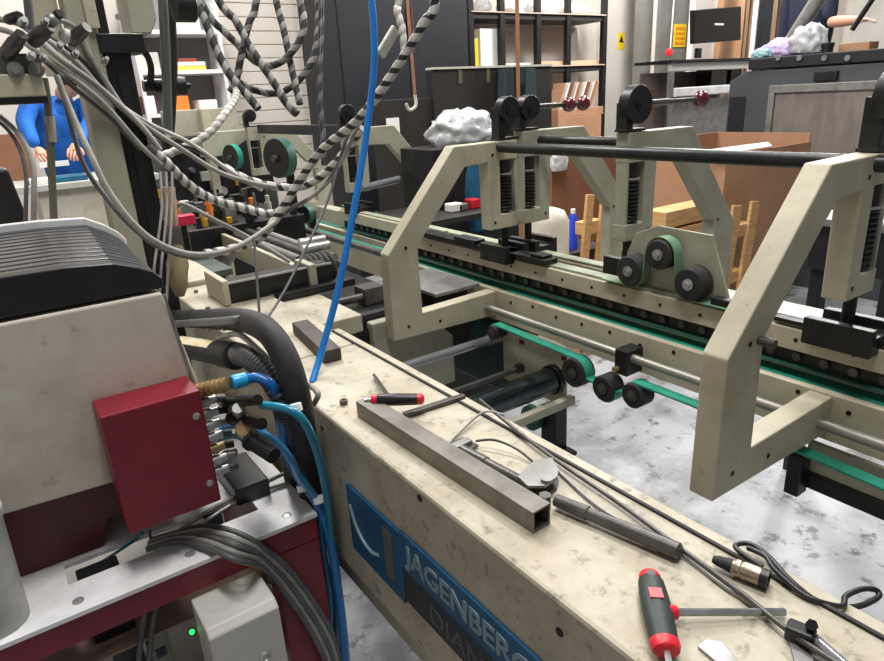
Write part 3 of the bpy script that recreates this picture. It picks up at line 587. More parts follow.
part(lv, 'fork_plate', slab(fk, BZ+.018, BZ+.023), GALV, bevel=.001)
part(lv, 'fork_plate', slab(fk, BZ+.001, BZ+.005), STEELD, bevel=.001)
q = flat(547, 480, .0235); part(lv, 'pivot_pin', B().cyl(q, q+V(0, 0, .004), .009, 18), GALV, smooth=40)
q = flat(545, 508); part(lv, 'pivot_nut', B().cyl(q+V(0, 0, .001), q+V(0, 0, .022), .009, 6), STEELD)
part(lv, 'latch_block', B().bar(flat(452, 449, .007), flat(470, 441, .007), .016, .012), GALV, bevel=.002)
part(lv, 'latch_plate', B().bar(flat(458, 440, .004), flat(474, 448, .004), .022, .003), STEELD)
hose('bent_wire', [(504, 396+19, zz(BZ+.012)), (484, 412, zz(BZ+.012)), (460, 432, zz(BZ+.006)), (447, 448, zz(BZ+.004)), (456, 456, zz(BZ+.004)), (468, 462, zz(BZ+.006))], .0022, GALV, 'thin bent wire hooking over the beam edge beside lever tool', 'wire')
hose('bent_wire', [(476, 441, zz(BZ+.012)), (494, 440, zz(BZ+.018)), (515, 448, zz(BZ+.014)), (533, 462, zz(BZ+.006)), (541, 473, zz(BZ+.004))], .0022, STEELD, 'thin arched wire running from latch to hinged fork', 'wire')
# screwdriver with T blade
sd_ = thing('screwdriver', 'small black and red screwdriver across the end of square tube', 'screwdriver', V(.56, 1.0, BZ))
a, b_ = at(371, 400, Z=.985), at(422, 399, Z=.985); d = b_-a
part(sd_, 'handle', B().lathe(a, d, [(.012, .0095), (.016, .011), (.05, .0115), (.082, .0105), (.086, .010)], 16), BLACKP, smooth=40)
part(sd_, 'red_ferrule', B().lathe(a, d, [(0, .006), (.002, .010), (.012, .0105)], 16), REDP, smooth=40)
part(sd_, 'red_end', B().lathe(a, d, [(.0861, .0102), (.094, .0102), (.098, .006)], 16), REDP, smooth=40)
part(sd_, 'tip', B().cyl(a, a-d.normalized()*.012, .0035, 8), STEEL)
part(sd_, 'side_blade', B().cyl(at(388, 396, Z=.985), at(374, 375, Z=.958), .005, 10, .0035), STEELD, smooth=40)
solo('flat_bar', B().bar(flat(404, 415, .005), flat(464, 396, .005), .013, .008), STEELD, 'flat dark steel bar lying across the beam beside screwdriver', 'bar', bevel=.001)
b = B(); b.bar(V(.588, 1.515, BZ+.0155), V(.558, 1.268, BZ+.0155), .043, .030); solo('steel_block', b, mat('dark_rusty_steel', (84, 80, 76), .55, .5, (56, 44, 38), .6, 14), 'dark rectangular steel block on beam behind the blue hose', 'block', bevel=.003)
q = flat(344, 404); solo('hex_nut', B().lathe(q, (0, 0, 1), [(0, .008), (.009, .008), (.009, .0042), (.002, .0042)], 6), STEELD, 'small loose hex nut on the beam edge', 'nut')
solo('angle_iron', B().bar(at(262, 313, Z=BZ+.003), at(287, 346, Z=BZ+.003), .032, .004).bar(at(283, 344, Z=BZ+.008), at(291, 347, Z=BZ+.008), .014, .014), GALV, 'thin grey metal strip lying beside the dark steel block', 'metal strip')
# lines along the far edge
hose('thin_rod', [(480, 400, zz(BZ+.012)), (520, 433, zz(BZ+.010)), (560, 463, zz(BZ+.009)), (620, 504, zz(BZ+.008)), (680, 548, zz(BZ+.008)), (740, 592, zz(BZ+.009)), (790, 632, zz(BZ+.012)), (850, 672, zz(BZ+.014))], .0032, STEELD, 'long thin dark steel rod lying along the beam to the corner', 'rod')
hose('thin_rod', [(555, 468, zz(BZ+.004)), (600, 508, zz(BZ+.004)), (660, 541, zz(BZ+.004)), (690, 560, zz(BZ+.004)), (730, 590, zz(BZ+.004)), (775, 615, zz(BZ+.004))], .0026, GALV, 'second thin grey rod close beside the long dark rod', 'rod')
sc = thing('sensor_plug', 'round silver cable connector with black ends on beam edge', 'connector', V(.63, .33, BZ))
a, b_ = flat(713, 559, .011), flat(769, 580, .011); d = b_-a; l = d.length
part(sc, 'cable_boot', B().lathe(a, d, [(0, .0045), (l*.1, .0065), (l*.36, .0085)], 16), RUBBER, smooth=40)
part(sc, 'metal_shell', B().lathe(a, d, [(l*.361, .0085), (l*.42, .0105), (l*.5, .0105), (l*.52, .0095), (l*.58, .0108), (l*.85, .0108)], 18), mat('warm_steel_shell', (178, 160, 140), .35, .8, (130, 112, 96), .5, 40), smooth=35)
part(sc, 'front_ring', B().lathe(a, d, [(l*.851, .0112), (l, .0112), (l, .008), (l*.93, .008)], 18), BLACKP, smooth=35)
hose('sensor_cable', [(762, 567, zz(BZ+.006)), (740, 552, zz(BZ+.006)), (736, 545, zz(BZ+.006)), (750, 544, zz(BZ+.006)), (768, 556, zz(BZ+.006)), (790, 580, zz(BZ+.006)), (815, 600, zz(BZ-.004)), (838, 607, zz(BZ-.012)), (860, 606, zz(BZ-.02)), (878, 597, zz(BZ-.02)), (876, 590, zz(BZ-.016)), (862, 589, zz(BZ-.012)), (846, 596, zz(BZ-.008)), (842, 606, zz(BZ-.004)), (820, 602, zz(BZ+.003)), (800, 592, zz(BZ+.006)), (775, 570, zz(BZ+.012)), (765, 556, zz(BZ+.014)), (748, 548, zz(BZ+.008))], .0033, BLACKC, 'looped thin black sensor cable hanging over the beam edge', 'cable')
cl = thing('rod_clamp_tool', 'dark clamp with chrome rod at the lower right corner', 'clamp', V(.58, .24, BZ))
part(cl, 'jaw', B().bar(flat(786, 628, .012), flat(815, 640, .012), .018, .018), BLACK, bevel=.003)
part(cl, 'chrome_rod', B().cyl(flat(812, 637, .012), flat(852, 672, .012), .006, 14), CHROME, smooth=40)
part(cl, 'screw', B().cyl(flat(812, 625, .02), flat(812, 625, .03), .006, 6), BLACKP)
part(cl, 'tail_plate', B().bar(flat(798, 640, .003), flat(806, 668, .003), .018, .003), GALV)
bl = [flat(*q) for q in ((697, 648), (706, 641), (722, 644), (742, 668), (726, 672))]
solo('cutter_blade', slab(bl, BZ+.0006, BZ+.004), STEEL, 'small bare metal blade lying near the hex key tip', 'blade', bevel=.001)
# ================================================================== COLUMN AND MANIFOLD AT UPPER LEFT
cl = thing('upright_column', 'cream upright column with black slide rail at upper left', 'column', (.31, 1.95, FZ))
part(cl, 'post', B().box((.262, 1.9, FZ), (.325, 1.98, 2.4)), SAGE, bevel=.004)
part(cl, 'slide_rail', B().box((.331, 1.915, FZ), (.392, 1.975, 1.655)), BLACK, bevel=.003)
part(cl, 'rail_groove', B().box((.350, 1.909, FZ), (.372, 1.9145, 1.60)), BLACKP)
part(cl, 'rail_clamp', B().box((.318, 1.89, 1.645), (.425, 1.985, 1.69)), BLACK, bevel=.003)
part(cl, 'upper_guide', B().box((.330, 1.91, 1.691), (.352, 1.97, 2.4)), BLACK, bevel=.002)
part(cl, 'upper_panel', B().box((.20, 1.985, 1.60), (.262-.001, 1.995, 2.3)).box((.302, 1.885, 1.70), (.329, 1.899, 2.4)), CREAM, bevel=.002)
for px, py in ((118, 17), (104, 62)):
    q = at(px, py, Y=1.885); part(cl, 'column_bolt', B().cyl(q, q-V(0, .006, 0), .0075, 14), STEEL, smooth=40)
hd = thing('slide_unit', 'cream slide unit block beside the top of column', 'machine unit', (.46, 2.0, 1.68))
a = at(128, 12, Y=2.0); b_ = at(158, 26, Y=2.0)
part(hd, 'head_block', B().prism([(a.x, 1.70), (b_.x-.02, 1.70), (b_.x, 1.735), (b_.x, 1.80), (a.x, 1.80)], 'y', 2.0, 2.12), SAGE, bevel=.004)
part(hd, 'head_ring', B().cyl(at(174, 6, Y=2.0), at(174, 6, Y=2.0)+V(.05, 0, 0), .04, 20), BLACK, smooth=35)
part(hd, 'head_flange', B().cyl(at(182, 8, Y=2.0), at(182, 8, Y=2.0)+V(.035, 0, 0), .03, 18), GALV, smooth=35)
solo('vertical_pipe', B().tube(path([(162, -10, yy(2.05)), (165, 40, yy(2.05)), (167, 90, yy(2.05)), (168, 132, yy(2.05))]), .013, 12), mat('grey_green_pipe', (88, 94, 88), .45, .2), 'grey green vertical pipe right of the black slide rail', 'pipe', smooth=50)
solo('vertical_strap', B().tube(path([(170, -10, yy(2.08)), (174, 50, yy(2.08)), (173, 100, yy(2.08)), (171, 135, yy(2.08))]), .010, 10), BLACKC, 'black hose tied behind the grey green vertical pipe', 'hose', smooth=50)
solo('pressure_valve', B().lathe(at(143, 86, Y=2.1), at(176, 86, Y=2.1)-at(143, 86, Y=2.1), [(0, .016), (.03, .016), (.03, .02), (.08, .02), (.08, .026), (.115, .026), (.12, .008), (.13, .008)], 16), BLACK, 'black valve behind the grey green vertical pipe', 'valve', smooth=35)
hose('bent_hose', [(136, 49, yy(2.05)), (146, 54, yy(2.05)), (151, 68, yy(2.05)), (150, 84, yy(2.1))], .009, RUBBER, 'short bent black hose beside the black slide rail', 'hose')
mf = thing('valve_manifold', 'cream manifold bar with grey valves at upper left', 'manifold', (.1, 1.75, 1.53))
part(mf, 'bar', B().box((-.25, 1.75, 1.548), (.168, 1.82, 1.595)), CREAM, bevel=.003)
part(mf, 'bar_gasket', B().box((-.25, 1.752, 1.534), (.168, 1.815, 1.5475)), BLACK)
part(mf, 'valve_body', B().box((-.25, 1.76, 1.596), (.175, 1.83, 1.636)), STEELD, bevel=.004)
for px in (15, 36):
    q = at(px, 70, Y=1.758); part(mf, 'valve_screw', B().lathe(q, (0, -1, 0), [(0, .016), (.012, .016), (.012, .009), (.02, .009)], 14), GALV, smooth=35)
for (a, b_, r) in (((6, 55), (22, 34), .016), ((32, 42), (50, 26), .016), ((70, 42), (87, 27), .015), ((50, 22), (60, 13), .010), ((8, 20), (20, 16), .011)):
    part(mf, 'muffler', B().lathe(at(*a, Y=1.77), at(*b_, Y=1.73)-at(*a, Y=1.77), [(0, r*.9), (.004, r), (.04, r), (.044, r*.85), ((at(*b_, Y=1.73)-at(*a, Y=1.77)).length, r*.8)], 14), STEELD if r > .012 else BLACKP, smooth=35)
part(mf, 'elbow_fitting', B().ball(at(52, 20, Y=1.74), .014, 12, 6), GALV, smooth=180); part(mf, 'elbow_fitting', B().ball(at(66, 36, Y=1.76), .016, 12, 6), LGREY, smooth=180)
for px, py, r in ((30, 58, .009), (42, 60, .008), (58, 48, .009), (74, 56, .008), (22, 24, .010), (44, 24, .008), (104, 62, .007)):
    q = at(px, py, Y=1.735); part(mf, 'hex_fitting', B().lathe(q, (.3, -1, .4), [(0, r), (.010, r), (.010, r*.7), (.02, r*.7)], 6), STEEL if r > .008 else GALV)
part(mf, 'feed_tube', B().cyl(at(27, -5, Y=1.8), at(31, 30, Y=1.8), .009, 10), DGREYC, smooth=40)
pp = thing('hanging_pole', 'olive grey pole with pale sleeve hanging below the manifold', 'pole', at(55, 215, Y=1.80))
part(pp, 'pole', B().tube(path([(44, 78, yy(1.80)), (49, 120, yy(1.80)), (55.5, 255, yy(1.80))]), .0085, 10), mat('olive_tube', (106, 106, 90), .5, .2), smooth=50)
part(pp, 'sleeve', B().tube(path([(49.5, 116, yy(1.80)), (52.3, 142, yy(1.80))]), .0105, 12), SAGE, smooth=50)
# ================================================================== LOOSE HOSES AND WRAPPED LOOMS
GF = 'grey cables fanning from the manifold'
fan = [([(-8, 18), (20, 24), (40, 40), (62, 60), (100, 88), (140, 125), (160, 150)], .0075, GREYC, 'uppermost grey cable curving from left picture edge over manifold'),
       ([(-8, 28), (10, 32), (24, 42), (45, 58), (70, 76), (105, 105), (140, 145), (162, 165)], .0068, GREYC, 'second grey cable curving from left edge below the uppermost'),
       ([(45, 38), (62, 50), (82, 68), (108, 96), (140, 122), (180, 148), (215, 170), (245, 181), (275, 187)], .0066, GREYC, 'pale grey cable leaving the middle muffler of the manifold'),
       ([(58, 20), (70, 24), (80, 34), (90, 55), (104, 78), (125, 110), (150, 135)], .0062, GREYC, 'grey cable bending down from the small elbow fitting'),
       ([(83, 38), (92, 58), (104, 80), (120, 104), (150, 124), (190, 143), (226, 168), (262, 190)], .0058, WRAPL, 'long thin pale cable from the right muffler towards the rails'),
       ([(48, 36), (64, 46), (84, 62), (102, 84), (124, 112), (160, 138), (200, 152), (228, 170), (255, 183)], .0045, BLACKC, 'black cable among the pale cables leaving manifold'),
       ([(22, 38), (36, 52), (50, 66), (74, 88), (110, 118), (140, 150)], .005, DGREYC, 'dark grey cable below the left muffler')]
for i, (ps, r, m, lb_) in enumerate(fan):
    hose('manifold_cable', [(x, y, dd_(1.50+.004*i+max(0, x-60)*.0022)) for x, y in ps], r, m, lb_, 'cable', GF)
hose('drop_cable', [(57, 76, dd_(1.5)), (66, 100, dd_(1.5)), (78, 128, dd_(1.5)), (92, 158, dd_(1.5)), (108, 190, dd_(1.52)), (132, 222, dd_(1.56)), (158, 243, dd_(1.62)), (190, 254, dd_(1.70)), (222, 252, dd_(1.75)), (250, 240, dd_(1.82)), (275, 222, dd_(1.88))], .0075, GREYC, 'grey cable drooping below the column to the wrapped loom', 'cable')
hose('drop_cable', [(62, 88, dd_(1.52)), (72, 128, dd_(1.53)), (84, 165, dd_(1.54)), (104, 195, dd_(1.56)), (130, 225, dd_(1.60)), (160, 248, dd_(1.66)), (195, 257, dd_(1.74)), (230, 249, dd_(1.80))], .006, DGREYC, 'darker cable drooping just below the grey one', 'cable')
hose('looped_cable', [(-6, 112, dd_(1.45)), (10, 125, dd_(1.45)), (24, 142, dd_(1.45)), (33, 165, dd_(1.45)), (34, 195, dd_(1.45)), (33, 250, dd_(1.50))], .006, GREYC, 'grey cable looping at the left picture edge below manifold', 'cable')
hose('looped_cable', [(-6, 118, dd_(1.46)), (8, 130, dd_(1.46)), (20, 150, dd_(1.46)), (26, 175, dd_(1.46)), (26, 200, dd_(1.46)), (25, 250, dd_(1.5))], .0045, DGREYC, 'thinner cable looping beside the grey one at left edge', 'cable')
hose('side_cable', [(172, 215, dd_(1.9)), (182, 204, dd_(1.9)), (215, 220, dd_(1.92)), (250, 238, dd_(1.95)), (290, 262, dd_(1.98))], .0065, GREYC, 'grey cable lying along the cream plate to the actuator', 'cable')
def loom(ps, r, label, base=BLACKC, wrap=WRAPL, pitch=.05, wr=.011, group='wrapped hose looms'):
    P = [at(x, y, D=d) for x, y, d in ps]
    if ps[0][1] < -5: P = [P[0]+V((P[0]-P[1]).x*.8, (P[0]-P[1]).y*.8, .5)]+P
    T = thing('wrapped_hose', label, 'hose', min(P, key=lambda q: q.z), group)
    part(T, 'core', B().tube(P, r, 10), base, smooth=60)
    part(T, 'spiral_wrap', B().band(P, r, pitch*random.uniform(.85, 1.1), .6 if wrap is WRAPL else .45), wrap, smooth=60); return T
loom([(436, -14, 1.62), (424, 22, 1.64), (404, 56, 1.68), (380, 92, 1.72), (356, 122, 1.78), (322, 150, 1.84), (300, 180, 1.88), (280, 212, 1.90), (262, 236, 1.88), (236, 248, 1.82), (205, 254, 1.76)], .0115, 'long black and white wrapped loom from top right to drooping cables', wr=.0085, pitch=.042)
loom([(148, 146, 1.7), (166, 162, 1.74), (188, 184, 1.80), (214, 200, 1.86), (244, 208, 1.9), (268, 214, 1.92), (284, 210, 1.92)], .0115, 'pale wrapped loom below the fanning manifold cables', base=DGREYC, wr=.0085, pitch=.034)
loom([(222, 166, 2.0), (244, 178, 2.02), (272, 186, 2.04), (300, 187, 2.04), (322, 176, 2.02), (345, 152, 1.98), (362, 128, 1.92)], .0115, 'black and white wrapped loom sagging in front of green pulley', wr=.0085, pitch=.044)
loom([(236, 80, 2.6), (236, 96, 2.45), (226, 112, 2.32), (212, 130, 2.26), (196, 142, 2.22), (178, 150, 2.2), (158, 158, 2.15)], .013, 'pale wrapped loom stub beside the round black hub', base=GREYC, wr=.0105, pitch=.04)
for i, (ps, lb_) in enumerate([
    ([(378, 92, 1.80), (350, 130, 1.84), (338, 165, 1.86), (318, 192, 1.90), (292, 208, 1.92), (280, 218, 1.93)], 'grey cable hugging the long black and white loom'),
    ([(408, 46, 1.74), (384, 84, 1.76), (362, 118, 1.80), (346, 152, 1.84), (330, 180, 1.88), (300, 206, 1.92)], 'second grey cable running beside the long loom')]):
    hose('loom_cable', [(x, y, dd_(d)) for x, y, d in ps], .0055, GREYC if i else DGREYC, lb_, 'cable')
GW = 'grey wrapped hoses hanging from above'
loom([(194, -12, 2.5), (206, 23, 2.5), (219, 55, 2.5), (232, 78, 2.5), (248, 96, 2.5), (258, 109, 2.5)], .015, 'leftmost hanging wrapped hose slanting down to a cut end', RUBBER, WRAPG, .07, .0105, GW)
loom([(214, -12, 2.55), (236, 21, 2.55), (250, 47, 2.55), (271, 78, 2.55), (287, 104, 2.55), (297, 114, 2.55)], .015, 'long hanging wrapped hose slanting down right to its end', RUBBER, WRAPG, .07, .0105, GW)
loom([(257, -12, 2.6), (248, 26, 2.6), (242, 52, 2.6), (236, 81, 2.6), (230, 92, 2.6)], .014, 'hanging wrapped hose slanting down to the left', RUBBER, WRAPG, .07, .0105, GW)
loom([(298, -12, 2.65), (304, 26, 2.65), (292, 52, 2.65), (274, 65, 2.65), (255, 61, 2.63), (232, 39, 2.62), (209, 16, 2.6), (200, -5, 2.6)], .014, 'wrapped hose hanging in the higher wide U loop', RUBBER, WRAPG, .07, .0105, GW)
loom([(274, -12, 2.7), (284, 31, 2.7), (292, 70, 2.7), (300, 104, 2.7)], .014, 'nearly vertical hanging wrapped hose inside the U loops', RUBBER, WRAPG, .07, .0105, GW)
loom([(318, -12, 2.75), (317, 44, 2.75), (305, 73, 2.75), (284, 91, 2.75), (261, 92, 2.72), (240, 83, 2.68), (228, 70, 2.66)], .014, 'wrapped hose hanging in the lower wide U loop', RUBBER, WRAPG, .07, .0105, GW)
loom([(321, -12, 2.4), (320, 65, 2.4), (320, 104, 2.4), (323, 135, 2.4), (324, 165, 2.4)], .010, 'rightmost straight black hose with pale wrap at its lower end', BLACKC, DGREYC, .08, .006, GW)
loom([(398, -12, 1.9), (397, 10, 1.9), (402, 28, 1.9), (404, 50, 1.9)], .010, 'short pale wrapped hose beside the blue air line', GREYC, WRAPL, .034, .008)
tg = at(388, 42, D=1.9); tb = B().bar(tg-V(.03, 0, .035), tg+V(.03, 0, .035), .012, .035, upv=(.5, .3, -.8)); solo('foam_tag', tb, WRAPL, 'pale padded tag tied on hose beside blue air line', 'tag', bevel=.004)
for i, (ps, r) in enumerate([([(254, 238, 1.7), (257, 280, 1.68), (260, 322, 1.66)], .0035), ([(340, 160, 1.86), (328, 200, 1.84), (310, 240, 1.78), (285, 290, 1.7), (262, 326, 1.62)], .0035)]):
    hose('hanging_string', [(x, y, dd_(d)) for x, y, d in ps], r, DGREYC, ('thin vertical string hanging onto the beam', 'thin slanting string running down to the beam')[i], 'string')
for i, x in enumerate((160, 166, 172)):
    hose('hanging_wire', [(x, 172, dd_(1.72)), (x+2-i, 205, dd_(1.71)), (x-2, 240, dd_(1.70)), (x-6+i, 270, dd_(1.69)), (x-8+i, 318, dd_(1.69))], .0035, GREYC, ('left', 'middle', 'right')[i]+' one of three thin wires hanging right of black rail', 'wire')
# ================================================================== LEFT MID MACHINE
part(bt, 'end_cover', B().prism([(.405, .80), (.405, .952), (.435, .968), (.585, .968), (.612, .952), (.612, .80)], 'y', 2.205, 2.56), CREAMB, bevel=.006)
for px, py in ((208, 309), (196, 292)):
    q = at(px, py, Z=.952); part(bt, 'top_screw', B().cyl(q, q+V(0, 0, .006), .007, 8), STEELD, smooth=40)
pt = thing('arched_plate', 'cream arched side plate standing beyond the end of the beam', 'plate', (.87, 2.65, .80))
part(pt, 'plate', B().prism([(2.17, .86), (2.17, .953), (3.2, .958), (3.2, .80), (3.05, .80), (2.92, .87), (2.65, .87), (2.5, .84)], 'x', .86, .88), CREAM, bevel=.003)
for y in (3.12, 2.3): part(pt, 'bolt_hole', B().cyl((.862, y, .915), (.8585, y, .915), .008, 10), BLACK)
ac = thing('linear_actuator', 'black linear actuator lying across the far end of beam', 'actuator', (.69, 1.94, .95))
part(ac, 'body', B().box((.528, 1.90, .9515), (.87, 1.985, 1.012)), BLACK, bevel=.004)
part(ac, 'top_edge', B().box((.528, 1.8985, 1.0105), (.87, 1.906, 1.016)), STEEL)
part(ac, 'end_plate', B().box((.508, 1.88, .9515), (.527, 2.06, 1.028)), CREAM, bevel=.003)
part(ac, 'clamp', B().box((.785, 1.885, .945), (.81, 2.0, 1.024)), SAGE, bevel=.003)
part(ac, 'lower_bar', B().box((.665, 1.86, .935), (.93, 1.895, .958)), BLACK, bevel=.003)
hr = thing('hose_coil', 'coil of black hose turns at the end of actuator', 'hose', (.88, 2.06, .91))
for k in range(6):
    c = V(.835+.019*k, 2.06, .965); part(hr, 'hose_turn', B().tube([c+V(0, .05*math.cos(t), .045*math.sin(t)) for t in [2*math.pi*i/20 for i in range(21)]], .010, 8, 0), RUBBER, smooth=60)
GR = 'round grey rods along the far bed'
for i, (x, z, m) in enumerate(((.93, .945, GALV), (.985, .95, STEELD), (1.04, .945, GALV), (1.30, .90, STEELD))):
    solo('slide_rod', B().cyl((x, 2.24, z), (x, 4.2, z), .016, 14), m, ('leftmost', 'second', 'third', 'rightmost')[i]+' of the round rods running beyond the arched plate', 'rod', GR, smooth=40)
for i, (x, y) in enumerate(((.99, 2.30), (1.03, 2.42))):
    solo('rod_sleeve', B().cyl((x-.05, y, .984), (x+.06, y, .984), .018, 14), STEEL, ('nearer', 'farther')[i]+' short silver sleeve lying across the round rods', 'sleeve', smooth=40)
solo('leather_glove', B().lathe(at(180, 296, D=1.78), at(176, 244, D=1.80)-at(180, 296, D=1.78), [(0, .012), (.03, .024), (.06, .026), (.09, .031), (.12, .022), (.14, .018)], 9), mat('olive_leather', (120, 108, 78), .8, 0, (84, 78, 62), .6, 14, bump=.5, bscale=30), 'crumpled olive work glove hanging beside beam end cover', 'glove', smooth=60)
solo('tape_roll', B().lathe(at(172, 225, D=1.75), (0.1, 0, 1), [(0, .016), (.10, .016), (.10, .010), (.01, .010)], 14), mat('pinkish_tape', (176, 150, 132), .7, 0, (130, 104, 90), .6, 12), 'pale pink wrapped handle hanging right of the black rail', 'handle', smooth=40)
# valve bank of the farther machine
vb = thing('valve_bank', 'dark bank of small valves and plugs behind the wrapped loom', 'valve bank', (.95, 3.3, .85))
part(vb, 'rack', B().box((.72, 3.05, .86), (1.28, 3.75, .99)), BLACK, bevel=.006)
vm = [BLACKP, BLACKP, STEELD, GALV, DGREYC, BLACK, LGREY, STEELD, YELM, DARKTUBE, BLACKP, GALV, ORANGE]
for i in range(44):
    x = random.uniform(.74, 1.24); y = random.uniform(3.05, 3.7); h = random.uniform(.03, .11); s = random.uniform(.012, .032); m = vm[(i*7) % len(vm)]
    b = B()
    if i % 3: b.box((x, y, .991), (x+s*1.6, y+s*1.4, .991+h))
    else: b.lathe((x, y, .991), (0, 0, 1), [(0, s*.7), (h*.6, s*.7), (h*.6, s*.45), (h, s*.45)], 10)
    part(vb, 'valve', b, m, bevel=.002 if i % 3 else 0, smooth=None if i % 3 else 40)
sx_ = thing('sensor_box', 'small bright pink sensor box in the dark machine', 'box', (at(182, 220, Y=2.93).x, 2.93, .86))
part(sx_, 'case', B().box(at(174, 227, Y=2.9), at(191, 213, Y=2.96)), mat('pink_red_plastic', (206, 40, 80), .4), bevel=.003)
part(sx_, 'bracket', B().box((at(182, 220, Y=2.93).x-.012, 2.925, .8605), (at(182, 220, Y=2.93).x+.012, 2.935, at(182, 226, Y=2.93).z)), BLACK)
solo('green_sheet_cover', B().box((.5, 2.75, .83), (.80, 3.5, .86)), mat('grey_green_cover', (92, 104, 98), .5, 0, (60, 70, 66), .6, 6), 'grey green sheet cover left of the arched plate', 'cover', bevel=.004)
solo('drip_tray', B().box((.36, 2.5, .70), (.80, 4.6, .74)), DARKP, 'dark tray under the farther machine part', 'tray', bevel=.004)
fs = thing('far_station', 'dark machine station with cream top panel behind the valve bank', 'machine', (1.3, 5.0, FZ))
xa, xb = at(160, 135, Y=4.95).x, at(268, 135, Y=4.95).x; zd, zc_ = at(200, 136, Y=4.95).z, at(200, 109, Y=4.95).z
part(fs, 'dark_body', B().box((xa, 4.95, FZ), (xb, 5.4, zd)), BLACK, bevel=.01)
part(fs, 'cream_panel', B().box((at(163, 120, Y=4.95).x, 4.95, zd+.001), (at(238, 120, Y=4.95).x, 5.0, zc_)), SAGE, bevel=.006)
part(fs, 'cream_post', B().box((at(204, 130, Y=4.85).x, 4.85, FZ), (at(212, 130, Y=4.85).x, 4.94, zc_)), CREAM, bevel=.004)
for k in range(16):
    px, py = random.uniform(152, 262), random.uniform(138, 196); q = at(px, py, Y=4.95); r_ = random.uniform(.015, .035)
    b = B()
    if k % 2: b.box((q.x-r_, 4.90, q.z-r_), (q.x+r_*1.5, 4.949, q.z+r_))
    else: b.cyl((q.x, 4.88, q.z), (q.x, 4.949, q.z), r_, 12)
    part(fs, 'control_knob', b, (GALV, BLACKP, STEEL, LGREY, DGREYC, YELM, BLACKP, STEELD)[k % 8], smooth=35)
# pulleys of the far station
GP = 'belt pulleys at the far station'
def pulley(px, py, X_, r, wd, m, label, tilt=(.85, .3, 0)):
    c = at(px, py, X=X_); T = thing('belt_pulley', label, 'pulley', c-V(0, 0, r), GP)
    dn = Vector(tilt).normalized()
    part(T, 'wheel', B().lathe(c-dn*wd*.54, dn, [(0, r*.3), (0, r*.93), (wd*1.08, r*.93)], 28), BLACKP, smooth=35)
    part(T, 'belt_rim', B().lathe(c-dn*wd/2, dn, [(0, r*.94), (0, r), (wd, r), (wd, r*.94)], 28), m, smooth=35)
    part(T, 'axle', B().cyl(c-dn*wd*.9, c+dn*wd*1.1, r*.18, 10), STEELD, smooth=40)
    e_ = c+dn*wd*1.0; part(T, 'bearing_post', B().box((e_.x-.02, e_.y-.02, FZ), (e_.x+.02, e_.y+.02, c.z+r*.25)), BLACK, bevel=.003)
pulley(280, 158, 1.50, .115, .06, GREEND, 'large dark green rimmed pulley below the flat black bar')
pulley(233, 157, 1.45, .085, .04, GREEN, 'bright green pulley left of the large dark one')
pulley(306, 214, 1.42, .05, .035, GREEND, 'small black pulley with green rim at the belt end')
solo('far_frame_block', B().prism([(1.28, 1.20), (1.28, 1.36), (1.60, 1.36), (1.60, 1.30), (1.42, 1.20)], 'y', 4.62, 4.72), SAGE, 'cream cross block behind the farthest carrier frame', 'machine block', bevel=.004)
solo('chrome_bar', B().cyl(at(362, 188, Y=3.0), at(399, 179, Y=3.0), .018, 14), CHROME, 'short polished bar sticking out beyond the blue air line', 'bar', smooth=40)
solo('far_green_belt', B().bar(at(345, 205, X=1.66), at(395, 219, X=1.66), .05, .006), GREEN, 'bright green belt strip right of the blue air line', 'belt')
# ================================================================== BACKGROUND LEFT
def shelf_unit(name, label, x0, x1, y0, y1, zs, ztop, m, back=None):
    T = thing(name, label, 'shelf', ((x0+x1)/2, (y0+y1)/2, FZ))
    for x in (x0, x1-.03): part(T, 'side_panel', B().box((x, y0, FZ), (x+.03, y1, ztop)), m, bevel=.002)
    for z in zs: part(T, 'shelf_board', B().box((x0+.031, y0, z-.03), (x1-.031, y1-.02, z)), m, bevel=.002)
    if back: part(T, 'back_panel', B().box((x0+.031, y1-.018, FZ), (x1-.031, y1, ztop)), back)
    return T
a = at(132, 40, Y=5.9).x; b_ = at(222, 40, Y=5.9).x
zs = [at(190, y, Y=5.9).z for y in (30, 70, 112)]
shelf_unit('wall_shelf', 'white open shelf with grey back against the rear wall', a, b_, 5.9, 6.25, zs+[.9, .4], 2.6, WHITEP, mat('grey_back_board', (120, 120, 120), .7))
GBk = 'books and boxes on the white shelf'
def sbox(name, px0, px1, y1, z, hgt, m, label, cat, group, Y_=5.95, dep=.2):
    p, q = at(px0, y1, Y=Y_).x, at(px1, y1, Y=Y_).x
    return solo(name, B().box((p, Y_, z+.001), (q, Y_+dep, z+hgt)), m, label, cat, group, bevel=.003)
sbox('book', 176, 206, 66, zs[1], .035, mat('yellow_book', (226, 186, 76), .6), 'yellow book at the bottom of the pile on white shelf', 'book', GBk)
sbox('book', 175, 205, 62, zs[1]+.036, .03, PAPER, 'white book on top of the yellow one', 'book', GBk)
sbox('book', 178, 196, 57, zs[1]+.067, .025, mat('red_book', (150, 60, 44), .6), 'small dark red book topping the pile', 'book', GBk)
sbox('box_file', 170, 200, 24, zs[0], .10, mat('pale_green_file', (190, 206, 186), .6), 'pale green file box on the upper white shelf', 'file box', GBk)
sbox('box_file', 140, 160, 65, zs[1], .14, LGREY, 'light grey file box at left on the middle shelf', 'file box', GBk)
sbox('carton', 178, 193, 125, zs[2], .13, ORANGE, 'small orange carton on the lowest visible shelf', 'carton', GBk)
sbox('binder', 150, 157, 112, zs[2], .14, WHITEP, 'thin white binder standing on the lowest visible shelf', 'binder', GBk)
sbox('binder', 143, 149, 112, zs[2], .14, REDD, 'thin dark red binder left of the white one', 'binder', GBk)
sbox('paper_stack', 200, 218, 108, zs[2], .09, PAPER, 'stack of white paper at right on lowest visible shelf', 'paper', GBk)
